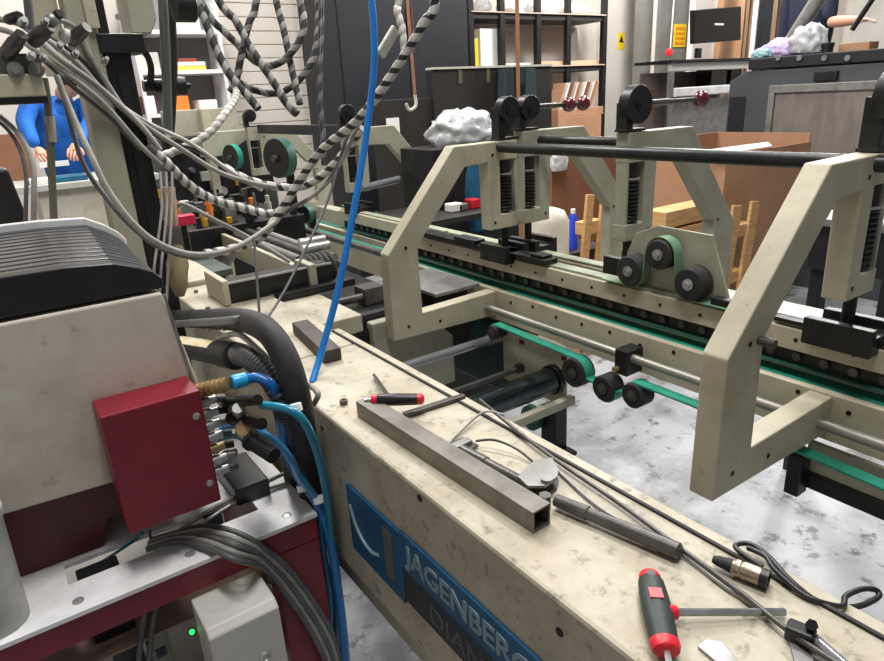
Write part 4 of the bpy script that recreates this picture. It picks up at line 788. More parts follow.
# work table with the person in the blue jacket
wt = thing('work_table', 'cream work table where the person in blue stands', 'table', (.62, 5.1, FZ))
part(wt, 'table_top', B().box((-.4, 4.75, 1.08), (1.0, 5.45, 1.12)), LGREY, bevel=.004)
part(wt, 'cabinet', B().box((.28, 4.80, FZ), (.98, 5.40, 1.079)), HOUSE, bevel=.006)
q0 = at(30, 160, Y=5.4); solo('carton_sheet', B().box((-.4, 5.30, 1.121), (at(27, 150, Y=5.3).x, 5.42, 1.42)), CARDD, 'brown carton at the left picture edge on work table', 'carton', bevel=.003)
solo('printed_card', B().box(at(40, 168, Y=5.0)-V(0, 0, 0), at(68, 160, Y=5.02)), PAPER, 'white folded card under the hands of person in blue', 'card')
for i, (p, q, m, l) in enumerate((((48, 172), (84, 166), TEALC, 'dark teal tray on the work table'), ((28, 178), (45, 163), PAPER, 'white paper pile at left end of work table'))):
    a, b_ = at(*p, Y=4.86), at(*q, Y=4.86); solo('table_tray' if i == 0 else 'paper_pile', B().box((a.x, 4.80, 1.121), (b_.x, 5.0, 1.15)), m, l, 'tray' if i == 0 else 'paper', bevel=.003)
def skin_body(name, joints, edges, m, parent, sub=2):
    me = bpy.data.meshes.new(name); keys = list(joints); org = ORG[parent.name]
    me.from_pydata([Vector(joints[k][0])-org for k in keys], [(keys.index(a), keys.index(b)) for a, b in edges], [])
    o = bpy.data.objects.new(name, me); COL.objects.link(o); o.parent = parent; ORG[o.name] = org
    o.modifiers.new('skin', 'SKIN'); sm = o.modifiers.new('sub', 'SUBSURF'); sm.levels = sub; sm.render_levels = sub
    for i, k in enumerate(keys):
        r = joints[k][1]; me.skin_vertices[0].data[i].radius = (r, r) if not isinstance(r, tuple) else r
    me.skin_vertices[0].data[0].use_root = True
    me.materials.append(m); o.modifiers['skin'].use_smooth_shade = True
    return o
def hand(parent, wrist, dirv, palm_n, m, curl=.5, mirror=1):
    d = Vector(dirv).normalized(); n = Vector(palm_n); n = (n-d*n.dot(d)).normalized(); s = d.cross(n)*mirror; W = Vector(wrist)
    J = {'w': (W, .026), 'p1': (W+d*.045, (.036, .017)), 'p2': (W+d*.085, (.036, .015))}; E_ = [('w', 'p1'), ('p1', 'p2')]
    o = skin_body('hand', J, E_, m, parent)
    for k, (off, ln) in enumerate(((-.030, .068), (-.010, .076), (.010, .071), (.029, .056))):
        a = W+d*.080+s*off; b = a+(d*math.cos(curl*.5)+n*math.sin(curl*.5))*ln*.45; c = b+(d*math.cos(curl*1.2)+n*math.sin(curl*1.2))*ln*.3; e = c+(d*math.cos(curl*1.9)+n*math.sin(curl*1.9))*ln*.25
        J = {'a': (a-d*.02, .0095), 'b': (b, .009), 'c': (c, .0085), 'e': (e, .0075)}; f = skin_body('finger', J, [('a', 'b'), ('b', 'c'), ('c', 'e')], m, o, 1)
    a = W+d*.03-s*.028; J = {'a': (a, .012), 'b': (a+(d*.6-s*.7+n*.4).normalized()*.035, .011), 'c': (a+(d*.75-s*.6+n*.6).normalized()*.062, .009)}
    skin_body('thumb', J, [('a', 'b'), ('b', 'c')], m, o, 1)
    return o
pb = thing('person', 'person in a bright blue jacket working with both hands at the table', 'person', (.62, 5.75, FZ))
lh, rh = at(38, 150, Y=5.22), at(76, 146, Y=5.22)
S0, S1 = at(27, 100, Y=5.62), at(90, 100, Y=5.62); E0, E1 = at(24, 122, Y=5.55), at(91, 124, Y=5.55)
mid = (S0+S1)/2
J = {'hip': (V(mid.x, 5.84, .82), (.18, .13)), 'waist': (V(mid.x, 5.84, 1.05), (.16, .12)), 'chest': (V(mid.x, 5.76, 1.33), (.19, .13)), 'neck0': (V(mid.x, 5.68, mid.z+.02), (.09, .08)),
     's0': (S0+V(.03, 0, 0), .075), 'e0': (E0, .062), 'h0': (lh+V(-.012, .05, .03), .046), 's1': (S1-V(.03, 0, 0), .075), 'e1': (E1, .062), 'h1': (rh+V(.02, .05, .03), .046),
     'k0': (V(mid.x-.1, 5.82, .38), .075), 'a0': (V(mid.x-.1, 5.86, FZ+.05), .05), 'k1': (V(mid.x+.1, 5.82, .38), .075), 'a1': (V(mid.x+.1, 5.86, FZ+.05), .05)}
skin_body('body', J, [('hip', 'waist'), ('waist', 'chest'), ('chest', 'neck0'), ('chest', 's0'), ('s0', 'e0'), ('e0', 'h0'), ('chest', 's1'), ('s1', 'e1'), ('e1', 'h1'), ('hip', 'k0'), ('k0', 'a0'), ('hip', 'k1'), ('k1', 'a1')], JACK, pb)
hc = at(72, 80, Y=5.55)
hb = skin_body('head', {'n': (V(mid.x, 5.66, mid.z+.03), .05), 'j': (hc+V(0, -.02, -.05), .07), 'c': (hc, (.075, .09)), 't': (hc+V(0, .02, .07), .065)}, [('n', 'j'), ('j', 'c'), ('c', 't')], SKIN, pb)
part(hb, 'hair', B().ball(hc+V(0, -.012, .03), .102, 18, 10, (.92, 1.02, .86)), HAIR, smooth=180)
part(hb, 'nose', B().ball(hc+V(0, -.105, -.01), .014, 10, 6, (.8, 1, 1.2)), SKIN, smooth=180)
for s in (-1, 1):
    part(hb, 'eye', B().ball(hc+V(.03*s, -.088, .02), .009, 8, 6), BLACKP, smooth=180)
    part(hb, 'ear', B().ball(hc+V(.078*s, .0, 0), .022, 8, 6, (.4, .8, 1.2)), SKIN, smooth=180)
part(hb, 'mouth', B().ball(hc+V(0, -.086, -.05), .016, 8, 6, (1.3, .4, .3)), REDD, smooth=180)
hand(pb, lh+V(0, .02, .015), (.25, -.75, -.55), (.3, -.1, -1), SKIN, .6, 1)
hand(pb, rh+V(0, .02, .015), (-.35, -.75, -.55), (-.3, -.1, -1), SKIN, .6, -1)
# things on the near left behind the cover
solo('black_side_panel', B().prism([(at(0, 168, Y=2.2).x-.3, .9), (at(26, 215, Y=2.2).x, .9), (at(26, 215, Y=2.2).x, at(26, 212, Y=2.2).z), (at(8, 170, Y=2.2).x, at(8, 168, Y=2.2).z), (at(0, 168, Y=2.2).x-.3, at(0, 166, Y=2.2).z)], 'y', 2.2, 2.3), BLACKP, 'sloping black panel at the left edge behind ribbed cover', 'panel', bevel=.01)
hs_ = thing('bellows', 'stack of black ribbed bellows left of the cream column', 'bellows', (at(92, 224, Y=2.0).x, 2.0, 1.05))
bx = at(94, 224, Y=2.0).x
for k in range(6): part(hs_, 'bellows_ring', B().lathe((bx, 2.0, 1.06+k*.022), (0, 0, 1), [(0, .03), (.009, .045), (.013, .045), (.021, .03)], 18), RUBBER, smooth=50)
part(hs_, 'bellows_foot', B().box((bx-.09, 1.96, 1.165), (bx+.0, 2.05, 1.20)), BLACK, bevel=.006)
# ================================================================== BACKGROUND CENTRE
cb = thing('cabinet', 'tall dark navy cabinet against the back wall', 'cabinet', (3.5, 5.9, FZ))
xa, xb = at(340, 50, Y=5.6).x, at(469, 50, Y=5.6).x
part(cb, 'body', B().box((xa, 5.62, FZ), (xb, 6.4, 3.1)), CABM, bevel=.006)
part(cb, 'door', B().box((xa+.01, 5.60, FZ+.05), ((xa+xb)/2-.004, 5.619, 3.08)), CABM, bevel=.004)
d2 = part(cb, 'door', B().box(((xa+xb)/2+.004, 5.60, FZ+.05), (xb-.01, 5.619, 3.08)), CABM, bevel=.004)
part(d2, 'handle', B().box(((xa+xb)/2+.04, 5.575, 1.9), ((xa+xb)/2+.06, 5.599, 2.3)), mat('brown_handle', (74, 44, 40), .5))
dp = thing('dark_machine', 'wide dark machine front standing before the navy cabinet', 'machine', (3.9, 4.95, FZ))
xa, xb = at(376, 100, Y=4.9).x, at(552, 70, Y=4.9).x; zt = at(490, 68, Y=4.9).z; xm = at(432, 70, Y=4.9).x
part(dp, 'panel', B().box((xm, 4.9, FZ), (xb, 5.0, zt)), DARKP, bevel=.006)
part(dp, 'lower_panel', B().box((xa, 4.92, FZ), (xm-.002, 5.0, zt-.22)), DARKP, bevel=.006)
part(dp, 'top_trim', B().box((xm, 4.885, zt+.001), (xb, 5.0, zt+.018)), LGREY)
for px in (460, 488): q = at(px, 75, Y=4.9); part(dp, 'tape_strip', B().box((q.x-.02, 4.894, zt-.12), (q.x+.02, 4.8995, zt)), mat('olive_tape_%d' % px, (90, 84, 60), .6))
for px in (509, 531): q = at(px, 78, Y=4.8); part(dp, 'upright', B().prism([(q.x-.085, zt-.45), (q.x+.085, zt-.45), (q.x+.055, zt-.01), (q.x-.055, zt-.01)], 'y', 4.80, 4.884), mat('dark_teal_steel_%d' % px, (46, 62, 64), .5))
q = at(518, 80, Y=4.78); part(dp, 'orange_rod', B().cyl((q.x, 4.78, zt-.35), (q.x, 4.78, 3.0), .018, 10), CARDD, smooth=40)
q = at(397, 128, Y=4.85); part(dp, 'notice', B().box((q.x-.06, 4.905, q.z-.08), (q.x+.06, 4.918, q.z+.08)), PAPER)
q = at(415, 95, Y=4.6); hk_ = thing('hanging_hook', 'thin brown cord with pale hook hanging before the cabinet', 'hook', q)
part(hk_, 'cord', B().cyl(q, q+V(-.03, 0, 1.3), .012, 8), CARDD, smooth=40)
part(hk_, 'hook', B().tube([q, q+V(0, 0, -.08), q+V(-.06, 0, -.11), q+V(-.09, 0, -.06)], .014, 8), WRAPL, smooth=60)
def blob(c, r, sc, m, name, label, cat, seed=0, amp=.25):
    rnd = random.Random(seed); bm = bmesh.new(); bmesh.ops.create_icosphere(bm, subdivisions=4, radius=r)
    from mathutils import noise
    for v in bm.verts:
        n = noise.noise(v.co*(3.2/r)+V(seed, 0, 0))+.6*noise.noise(v.co*(7/r)+V(0, seed, 0)); v.co *= 1+amp*n
        v.co = V(v.co.x*sc[0], v.co.y*sc[1], max(v.co.z*sc[2], -r*sc[2]*.55))
    b = B(); b.add([v.co+Vector(c) for v in bm.verts], [tuple(v.index for v in f.verts) for f in bm.faces]); bm.free()
    return solo(name, b, m, label, cat, smooth=120)
blob(at(462, 132, Y=2.9)+V(0, 0, 0), .165, (1.15, .8, .72), BAG, 'plastic_bag', 'crumpled clear plastic bag behind the middle frame top', 'plastic bag', 3)
solo('parts_bin', B().box((1.85, 2.72, FZ), (2.4, 3.03, at(462, 143, Y=2.9).z-.005)), BLACK, 'black bin standing behind the middle frame under plastic bag', 'bin', bevel=.005)
# steel rack with boards
rk = thing('storage_rack', 'black steel storage rack with white boards between cabinet and door', 'rack', (6.2, 6.3, FZ))
ups = [at(p, 40, Y=6.1).x for p in (471, 502, 538, 568, 604)]
for x in ups: part(rk, 'upright', B().box((x-.035, 6.08, FZ), (x+.035, 6.14, 3.1)), BLACK, bevel=.003)
zr = [at(540, y, Y=6.1).z for y in (13, 66, 118)]
for z in zr: part(rk, 'rack_board', B().box((ups[0], 6.1, z-.07), (ups[-1], 6.55, z-.012)), mat('rack_dark_edge_%d' % int(z*100), (44, 42, 44), .6), bevel=.003); 
for z in zr: part(rk, 'board_sheet', B().box((ups[0], 6.07, z-.0115), (ups[-1], 6.55, z)), mat('rack_sheet_%d' % int(z*100), (196, 178, 164), .7))
part(rk, 'rear_panel', B().box((ups[0], 6.555, zr[1]), (ups[-1], 6.565, zr[0]-.1)), mat('rack_grey_panel', (172, 166, 160), .7))
GK = 'things on the storage rack'
def rbox(name, p0, p1, ybot, h, m, label, cat, Y_=6.15, dep=.25):
    a, b_ = at(p0, ybot, Y=Y_), at(p1, ybot, Y=Y_); z = min(zr, key=lambda v: abs(v-a.z))+.002
    return solo(name, B().box((a.x, Y_, z), (b_.x, Y_+dep, z+h)), m, label, cat, GK, bevel=.005)
rbox('white_carton', 481, 501, 66, .40, PAPER, 'white carton standing at left on the rack', 'carton')
rbox('yellow_tin', 469.5, 479, 66, .30, mat('yellow_tin', (216, 196, 60), .4), 'yellow and white tin beside the white carton', 'tin')
rbox('sheet_stack', 541, 600, 66, .05, mat('tan_sheets', (206, 168, 138), .7), 'flat stack of tan sheets at right on the rack', 'sheet stack')
rbox('brown_sheet_stack', 505, 535, 66, .04, WALLM, 'flat pile of pale sheets in the middle of rack', 'sheet stack')
for i, (p0, p1) in enumerate(((472, 492), (494, 520), (524, 545), (550, 598))):
    a = at((p0+p1)/2, 10, Y=6.3); blob(V(a.x, 6.3, zr[0]+.07), .15, ((p1-p0)*.0155/.15*.33, .8, .55), (BAG, WALLM, BAG, PAPER)[i], 'wrapped_bundle', ('leftmost pale', 'long pale', 'small clear', 'wide white')[i]+' wrapped bundle on the top rack board', 'bundle', i+11, .15)
fc = thing('file_carton', 'open cardboard carton of upright files under the rack board', 'carton', (at(580, 108, Y=6.1).x, 6.2, zr[2]))
a, b_ = at(557, 110, Y=5.8).x, at(602, 110, Y=5.8).x; z0 = zr[2]+.002
part(fc, 'carton', B().box((a, 5.78, z0), (b_, 6.05, z0+.09)), CARD, bevel=.004)
for k in range(9):
    x = a+.03+k*(b_-a-.14)/9; part(fc, 'file', B().hexa([V(x, 5.82, z0+.091), V(x+.02, 5.82, z0+.091), V(x+.02, 6.0, z0+.091), V(x, 6.0, z0+.091), V(x+.12, 5.82, z0+.38), V(x+.14, 5.82, z0+.38), V(x+.14, 6.0, z0+.38), V(x+.12, 6.0, z0+.38)]), (CARD, PAPER, CARDD, WALLM)[k % 4])
solo('tan_carton', B().box((a-.02, 5.76, FZ), (b_-.05, 6.06, zr[2])), CARD, 'closed tan carton in front of the rack below the files', 'carton', bevel=.005)
# ================================================================== BACKGROUND RIGHT
q = at(680, 36, Y=5.7)
nt = thing('notice_sheet', 'yellow notice sheet with orange print on the grey pillar', 'notice', (q.x, 5.74, q.z-.13))
xa, xb = at(674, 36, Y=5.74).x, at(686, 36, Y=5.74).x; za, zb = at(680, 47, Y=5.74).z, at(680, 24, Y=5.74).z
part(nt, 'sheet', B().box((xa, 5.742, za), (xb, 5.748, zb)), YEL)
for k in range(4): part(nt, 'print_line', B().box((xa+.03, 5.739, za+.03+k*(zb-za-.04)/4), (xb-.03, 5.7415, za+.065+k*(zb-za-.04)/4)), ORA)
q = at(669, 52, Y=5.6); sl = thing('signal_lamp', 'small red signal lamp on a thin pole before the pillar', 'lamp', (q.x, 5.6, FZ))
part(sl, 'lens', B().ball(q, .045), RLED, smooth=180); part(sl, 'pole', B().cyl((q.x, 5.6, FZ), (q.x, 5.6, q.z-.04), .012, 8), GALV); part(sl, 'cable', B().cyl((q.x+.02, 5.6, q.z+.03), (q.x+.06, 5.6, 3.4), .01, 6), WHITEP)
mn = thing('monitor', 'black flat monitor with small white mark on a metal bench', 'monitor', at(703, 60, Y=4.6))
M0, M1, M2, M3 = at(692, 44, Y=4.6), at(741, 40, Y=4.6), at(741.5, 6, Y=4.6), at(692, 10, Y=4.6)
th = V(0, .03, 0)
part(mn, 'case', B().hexa([M0, M1, M1+th, M0+th, M3, M2, M2+th, M3+th]), BLACKP, bevel=.008)
ins = lambda p, k: p.lerp((M0+M2)/2, k)-V(0, .004, 0)
part(mn, 'screen', B().hexa([ins(M0, .06), ins(M1, .06), ins(M1, .06)+V(0, .003, 0), ins(M0, .06)+V(0, .003, 0), ins(M3, .06), ins(M2, .06), ins(M2, .06)+V(0, .003, 0), ins(M3, .06)+V(0, .003, 0)]), SCREEN)
c = (M0+M2)/2; part(mn, 'white_mark', B().box((c.x-.06, 4.588, c.z-.008), (c.x+.1, 4.594, c.z+.012)), PAPER)
q = at(700, 48, Y=4.62); part(mn, 'stand', B().box((q.x-.04, 4.62, at(700, 58, Y=4.62).z), (q.x+.04, 4.66, q.z)), BLACKP, bevel=.004)
sb = thing('metal_bench', 'pale metal bench frame under the black monitor', 'bench', (at(705, 100, Y=4.5).x, 4.6, FZ))
xa, xb = at(672, 66, Y=4.5).x, at(760, 66, Y=4.5).x; za, zb = at(705, 70, Y=4.5).z, at(705, 62, Y=4.5).z
part(sb, 'top_rail', B().box((xa, 4.5, za), (xb, 4.55, zb)), LGREY, bevel=.004)
part(sb, 'bench_top', B().box((xa-.04, 4.48, zb+.001), (xb, 4.95, zb+.03)), BLACK, bevel=.003)
z2 = at(705, 90, Y=4.5).z; part(sb, 'lower_rail', B().box((xa+.06, 4.47, z2-.05), (xb, 4.52, z2+.04)), WHITEP, bevel=.01)
z3 = at(705, 128, Y=4.5).z; part(sb, 'front_sheet', B().box((xa, 4.53, FZ+.1), (xb, 4.545, z2-.09)), GALV)
for x in (xa, xb-.06): part(sb, 'bench_leg', B().box((x, 4.5, FZ), (x+.05, 4.55, za-.001)), GALV)
part(sb, 'rear_panel', B().box((xa, 4.9, FZ), (xb, 4.92, za)), mat('blurred_cartons', (150, 132, 122), .8, 0, (90, 84, 84), .7, 3))
for i, (p, w_, m) in enumerate(((711, 14, SCREEN), (728, 9, BLACKP))):
    a, b_ = at(p-w_/2, 70, Y=4.7), at(p+w_/2, 88, Y=4.7); solo('dark_case', B().box((a.x, 4.6, b_.z), (b_.x, 4.8, a.z)), m, ('larger', 'smaller')[i]+' dark case under the metal bench', 'case', bevel=.004)
solo('cardboard_stack', B().box((at(722, 20, Y=5.0).x, 5.0, FZ), (at(744, 20, Y=5.0).x, 5.08, 3.2)), CARD, 'tall cardboard stack behind the black monitor', 'cardboard', bevel=.004)
solo('paper_roll_pallet', B().box((at(694, 20, Y=5.35).x, 5.35, FZ), (at(723, 20, Y=5.35).x, 5.43, 3.2)), PAPER, 'tall white wrapped stack behind the black monitor', 'wrapped stack', bevel=.01)
GS = 'tall standing board bundles'
for i, (p0, p1, Y_, m) in enumerate(((746, 756, 5.0, mat('brown_bundle_a', (146, 120, 96), .8, 0, (96, 76, 60), .7, 3, stretch=(30, 1, 1))), (772, 800, 4.8, mat('brown_bundle_b', (158, 130, 104), .8, 0, (96, 78, 62), .7, 3, stretch=(30, 1, 1))))):
    T = thing('board_bundle', ('narrow', 'wide')[i]+' bundle of brown boards standing behind the grey machine', 'boards', (at(p0, 20, Y=Y_).x, Y_, FZ), GS)
    n = 4 if i == 0 else 8; xa, xb = at(p0, 20, Y=Y_).x, at(p1, 20, Y=Y_).x
    for k in range(n): part(T, 'board', B().box((xa+(xb-xa)*k/n, Y_+.03*(k % 2), FZ), (xa+(xb-xa)*(k+.85)/n, Y_+.3, 3.3)), m)
solo('white_post', B().box((at(757, 20, Y=4.7).x, 4.7, FZ), (at(762, 20, Y=4.7).x, 4.76, 3.3)), WHITEP, 'thin white post behind left end of grey machine', 'post')
solo('dark_post', B().box((at(763, 20, Y=4.62).x, 4.62, FZ), (at(772, 20, Y=4.62).x, 4.68, 3.3)), CABM, 'dark post right of the thin white post', 'post')
# big grey machine
MX = 5.4
gm = thing('grey_machine', 'large slate grey machine with framed inspection panel', 'machine', (5.8, 2.7, FZ))
f = lambda px, py: at(px, py, X=MX)
ya, yb, yc = f(728, 100).y, f(750, 60).y, .4; ztp = f(800, 55).z; zc = f(730, 82).z; zl = f(800, 66).z
part(gm, 'body', B().prism([(ya, FZ), (ya, zc), (yb+.02, zl-.01), (yc, zl-.01), (yc, FZ)], 'x', MX, MX+1.0), MACH, bevel=.01)
part(gm, 'top_cap', B().box((MX-.02, yc, zl-.005), (MX+1.0, yb, ztp)), CABM, bevel=.008)
for px in (779, 800, 825, 848): q = at(px, 58, X=MX-.02); part(gm, 'cap_bolt', B().cyl(q, q-V(.015, 0, 0), .02, 12), GALV, smooth=40)
y0, y1, y2 = f(772, 90).y, f(768, 120).y, f(900, 90).y; zt, zb = f(800, 84).z, .55
fp = part(gm, 'panel_frame', B().box((MX-.05, y2, zt-.06), (MX-.001, y0, zt)).box((MX-.05, y0-.05, zb), (MX-.001, y0, zt-.061)), GALV, bevel=.004)
part(fp, 'panel_sheet', B().box((MX-.03, y2, zb), (MX-.0015, y0-.052, zt-.062)), mat('brushed_grey_sheet', (140, 132, 124), .5, .3, (112, 104, 98), .6, 4, stretch=(1, 3, 1)))
q = f(826, 78); part(gm, 'latch', B().box((MX-.03, q.y-.09, q.z-.02), (MX-.001, q.y+.08, q.z+.05)), BLACK, bevel=.006)
part(gm, 'side_recess', B().box((MX-.006, f(745, 110).y, .5), (MX-.0005, ya-.02, f(735, 97).z)), CABM)
T_ = ztp+.002
q = at(797, 40, X=MX+.25); blob(V(MX+.2, at(781, 45, X=MX+.2).y, T_+.05), .13, (.8, 1.15, .7), BAGP, 'plastic_bag', 'lilac tinted plastic bag on the grey machine', 'plastic bag', 21, .2)
blob(V(MX+.15, at(808, 45, X=MX+.15).y, T_+.09), .14, (.8, .95, .95), BAG, 'plastic_bag', 'crumpled white plastic bag right of the lilac one', 'plastic bag', 25, .25)
blob(V(MX+.1, at(763, 48, X=MX+.1).y, T_+.03), .07, (.8, 1.2, .7), mat('teal_tint_bag', (150, 190, 196), .3), 'plastic_bag', 'small teal tinted plastic wrap left of the lilac bag', 'plastic bag', 31, .2)
q = at(828, 45, X=MX+.1); solo('ink_jar', B().lathe((MX+.1, q.y, T_), (0, 0, 1), [(0, .04), (.04, .04), (.04, .045), (.07, .045)], 16), BLACKP, 'small black jar on the grey machine', 'jar', smooth=40)
q = at(856, 40, X=MX+.2); solo('wood_offcut', B().box((MX+.2, q.y-.10, T_), (MX+.35, q.y+.12, T_+.06)), CARD, 'small tan wooden block on the grey machine', 'block', bevel=.005)
solo('glass_screen', B().box((MX+.55, .6, ztp+.01), (MX+.57, 2.75, 3.0)), mat('glass', (200, 206, 206), .1, alpha=.16), 'clear plastic guard screen above the grey machine', 'screen')
solo('screen_bar', B().cyl(at(852, 30, X=MX+.5), at(876, -6, X=MX+.5), .02, 10), BLACK, 'slanting black bar in front of clear guard screen', 'bar', smooth=40)
solo('screen_post', B().cyl(at(792, 40, X=MX+.5), at(824, -10, X=MX+.5), .06, 12), GALV, 'slanting grey strut left of the clear guard screen', 'strut', smooth=40)
# person behind the grey machine
PX_ = MX+1.0
pr = thing('person', 'person in dark navy clothes reaching over behind the grey machine', 'person', (PX_+.4, 2.9, FZ))
sh_ = at(832, -25, X=PX_+.25); el = at(830, 22, X=PX_+.1); wr = at(862, 20, X=PX_-.05); cx = V(PX_+.35, sh_.y+.18, 1.6)
J = {'hip': (V(cx.x, cx.y, .85), (.14, .18)), 'chest': (V(cx.x, cx.y, sh_.z-.25), (.14, .2)), 'neck': (V(cx.x, cx.y, sh_.z+.08), .07), 's': (sh_, .085), 'e': (el+V(.03, .02, 0), .062), 's2': (V(cx.x, cx.y+.24, sh_.z-.02), .085), 'e2': (V(cx.x-.05, cx.y+.22, sh_.z-.62), .06),
     'k0': (V(cx.x, cx.y-.1, .38), .075), 'a0': (V(cx.x, cx.y-.1, FZ+.05), .05), 'k1': (V(cx.x, cx.y+.1, .38), .075), 'a1': (V(cx.x, cx.y+.1, FZ+.05), .05)}
skin_body('body', J, [('hip', 'chest'), ('chest', 'neck'), ('chest', 's'), ('s', 'e'), ('chest', 's2'), ('s2', 'e2'), ('hip', 'k0'), ('k0', 'a0'), ('hip', 'k1'), ('k1', 'a1')], NAVY, pr)
skin_body('forearm', {'a': (el+V(.02, .02, 0), .05), 'b': (el.lerp(wr, .4), .05), 'c': (wr, .032)}, [('a', 'b'), ('b', 'c')], SKIN, pr)
hand(pr, wr, wr-el, (-.2, 0, -1), SKIN, .4, 1)
hc = V(cx.x, cx.y, sh_.z+.28)
hb = skin_body('head', {'n': (V(cx.x, cx.y, sh_.z+.08), .055), 'c': (hc, (.085, .075)), 't': (hc+V(0, 0, .07), .065)}, [('n', 'c'), ('c', 't')], SKIN, pr)
part(hb, 'hair', B().ball(hc+V(.02, 0, .06), .10, 16, 10, (1, .92, .9)), HAIR, smooth=180)
# cardboard box and pallets
cb_ = thing('cardboard_box', 'big open brown cardboard box behind the carrier frames', 'cardboard box', (4.5, 2.9, FZ))
x0, y0, x1, y1, zt = 3.97, 2.485, 5.03, 3.25, 1.05
part(cb_, 'side', B().box((x0, y0, FZ+.14), (x1, y0+.012, zt)), CARD)
part(cb_, 'side', B().box((x0, y0+.0125, FZ+.14), (x0+.012, y1, zt)), CARD)
part(cb_, 'side', B().box((x1-.012, y0+.0125, FZ+.14), (x1, y1, zt+.06)), CARD)
part(cb_, 'side', B().box((x0+.0125, y1-.012, FZ+.14), (x1-.0125, y1, zt+.06)), CARD)
part(cb_, 'base', B().box((x0, y0, FZ+.12), (x1, y1, FZ+.139)), CARDD)
part(cb_, 'tape', slab([at(*q, Z=zt+.012) for q in ((700, 151), (768, 142), (772, 146), (714, 155))], zt+.008, zt+.014), PAPER)
def pallet(name, px, py, Y_, wd, ht, label, lean=.18, n=3, rz=0):
    o = at(px, py, Y=Y_); T = thing(name, label, 'pallet', (o.x, Y_, FZ), 'wooden pallets behind the rails'); zt = o.z; ang = lean
    for k in range(n):
        xk = o.x+wd*(k-(n-1)/2)/max(1, n-1)*.8
        part(T, 'deck_board', B().bar(V(xk, Y_+.0, FZ), V(xk+ang*(zt-FZ), Y_+.02, zt), wd*.36, .022, upv=(0, 1, 0)), WOOD, bevel=.002)
    for z in (.12, .45, .8):
        zz_ = FZ+(zt-FZ)*z; part(T, 'cross_beam', B().bar(V(o.x-wd*.5+ang*(zz_-FZ), Y_+.06, zz_), V(o.x+wd*.5+ang*(zz_-FZ), Y_+.06, zz_), .08, .08), WOOD, bevel=.003)
pallet('pallet', 586, 196, 2.75, .17, .8, 'narrow wooden pallet leaning between the two mirrored frames', .12, 2)
pallet('pallet', 738, 206, 2.35, .26, .8, 'wooden pallet leaning on the cardboard box beside frame leg', .14, 2)
q = at(676, 218, Y=2.42); sp_ = thing('pallet', 'stack of flat pallet boards behind the belt tensioner', 'pallet', (q.x, 2.5, FZ), 'wooden pallets behind the rails')
zt_ = at(676, 208, Y=2.3).z
for k in range(9): part(sp_, 'deck_board', B().box((q.x-.28+.01*(k % 3), 2.30, FZ+k*(zt_-FZ)/9), (q.x+.26+.012*(k % 2), 2.45, FZ+(k+.86)*(zt_-FZ)/9)), WOOD, bevel=.003)
# canister, jacket, bottle, carton seen through the frames
a, b_ = at(538, 235, Y=2.9), at(566, 206, Y=2.9)
solo('canister', B().lathe(((a.x+b_.x)/2, 2.95, FZ), (0, 0, 1), [(0, .14), (b_.z-FZ-.08, .14), (b_.z-FZ-.02, .11), (b_.z-FZ, .05)], 20), HOUSE, 'cream plastic canister seen below the spring posts', 'canister', smooth=50)
q = at(573, 212, Y=3.1); bo = thing('bottle', 'blue plastic bottle standing beside the cream canister', 'bottle', (q.x, 3.1, .4))
part(bo, 'body', B().lathe((q.x, 3.1, q.z-.25), (0, 0, 1), [(0, .035), (.20, .035), (.24, .015)], 14), mat('blue_bottle', (40, 70, 200), .3), smooth=40)
part(bo, 'cap', B().cyl((q.x, 3.1, q.z-.009), (q.x, 3.1, q.z+.02), .016, 12), PAPER, smooth=40)
solo('bottle_stand', B().box((q.x-.25, 3.0, FZ), (q.x+.25, 3.3, q.z-.251)), DARKP, 'dark low box under the blue bottle', 'box', bevel=.004)
a, b_ = at(552, 160, Y=3.6), at(602, 160, Y=3.6)
solo('brown_carton', B().box((a.x, 3.6, FZ), (b_.x+.5, 4.1, at(560, 148, Y=3.6).z)), CARDD, 'tall brown carton behind the spring posts', 'carton', bevel=.004)
blob(at(559, 163, Y=3.55), .09, (.9, .5, 1.1), BAG, 'wrap_bundle', 'white plastic wrap hanging on the tall brown carton', 'plastic wrap', 41)
jk = B(); c = at(474, 188, Y=2.75); 
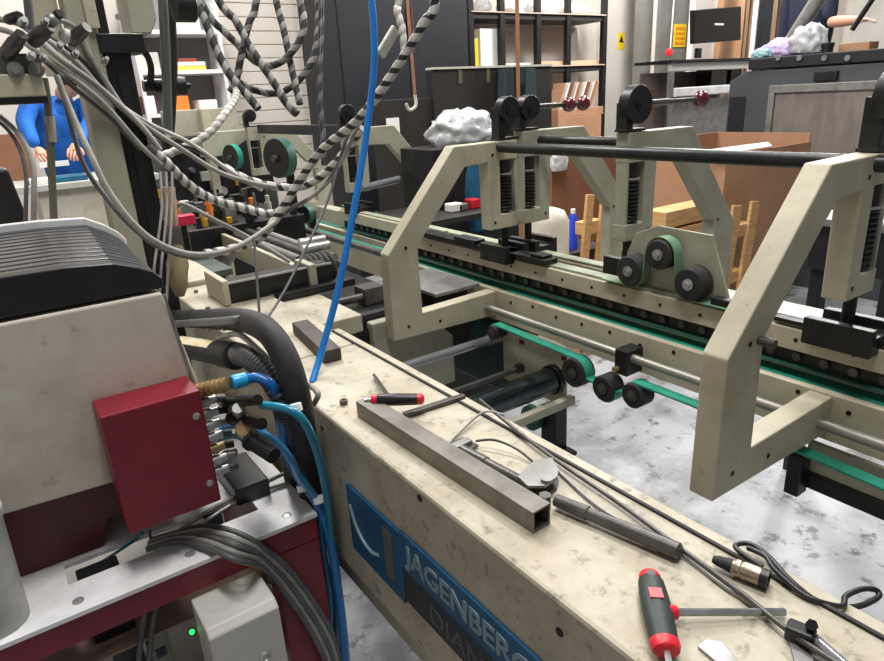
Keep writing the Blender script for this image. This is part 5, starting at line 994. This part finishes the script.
jk.rings([[c+V(.11*s*math.cos(t)*(1+.12*math.sin(5*t)), .05*math.sin(t)*(1+.2*math.cos(4*t)), z) for t in [2*math.pi*i/20 for i in range(20)]] for z, s in ((-.22, .75), (-.12, 1.0), (0, 1.05), (.1, .85), (.14, .5))])
solo('hanging_jacket', jk, TEALC, 'teal blue cloth jacket hanging behind the middle frame', 'jacket', smooth=60)
a = at(445, 222, Y=2.6); wk = thing('parts_shelf', 'low shelf of small parts seen under the middle frame arch', 'shelf', (2.0, 2.7, FZ))
part(wk, 'shelf_top', B().box((1.62, 2.5, .93), (2.08, 2.95, .96)), DARKP, bevel=.004); part(wk, 'shelf_leg', B().box((1.70, 2.6, FZ), (1.9, 2.8, .929)), DARKP)
for i, (p, y_, s, m, l) in enumerate(((455, 212, .035, PAPER, 'white tag plate on the parts shelf'), (474, 214, .03, REDP, 'small red carton on the parts shelf'), (462, 220, .03, GALV, 'grey bracket on the parts shelf'))):
    q = at(p, y_, Y=2.62); solo(('tag_plate', 'small_carton', 'bracket')[i], B().box((q.x-s, 2.6, .961), (q.x+s, 2.66, .961+s*(1.2 if i != 1 else 1.6))), m, l, ('plate', 'carton', 'bracket')[i], bevel=.006)
# black cabinet with bubble wrap behind the nearest frame
bc = thing('low_table', 'low black table behind the nearest carrier frame', 'table', (2.9, .9, FZ))
part(bc, 'apron', B().box((2.62, .30, .78), (3.4, 1.25, .955)), CABM, bevel=.006)
part(bc, 'top_edge', B().box((2.60, .28, .956), (3.42, 1.27, .985)), GALV, bevel=.003)
for x, y in ((2.64, .32), (2.64, 1.19), (3.33, .32), (3.33, 1.19)): part(bc, 'leg', B().box((x, y, FZ), (x+.05, y+.05, .779)), CABM)
bwm = mat('bubble_wrap', (214, 216, 220), .25, 0, (150, 154, 160), .6, 30, bump=.8, bscale=45)
solo('bubble_wrap_roll', B().cyl((2.70, .30, 1.062), (2.70, 1.02, 1.062), .075, 20), bwm, 'roll of bubble wrap on the low black table', 'bubble wrap', smooth=50)
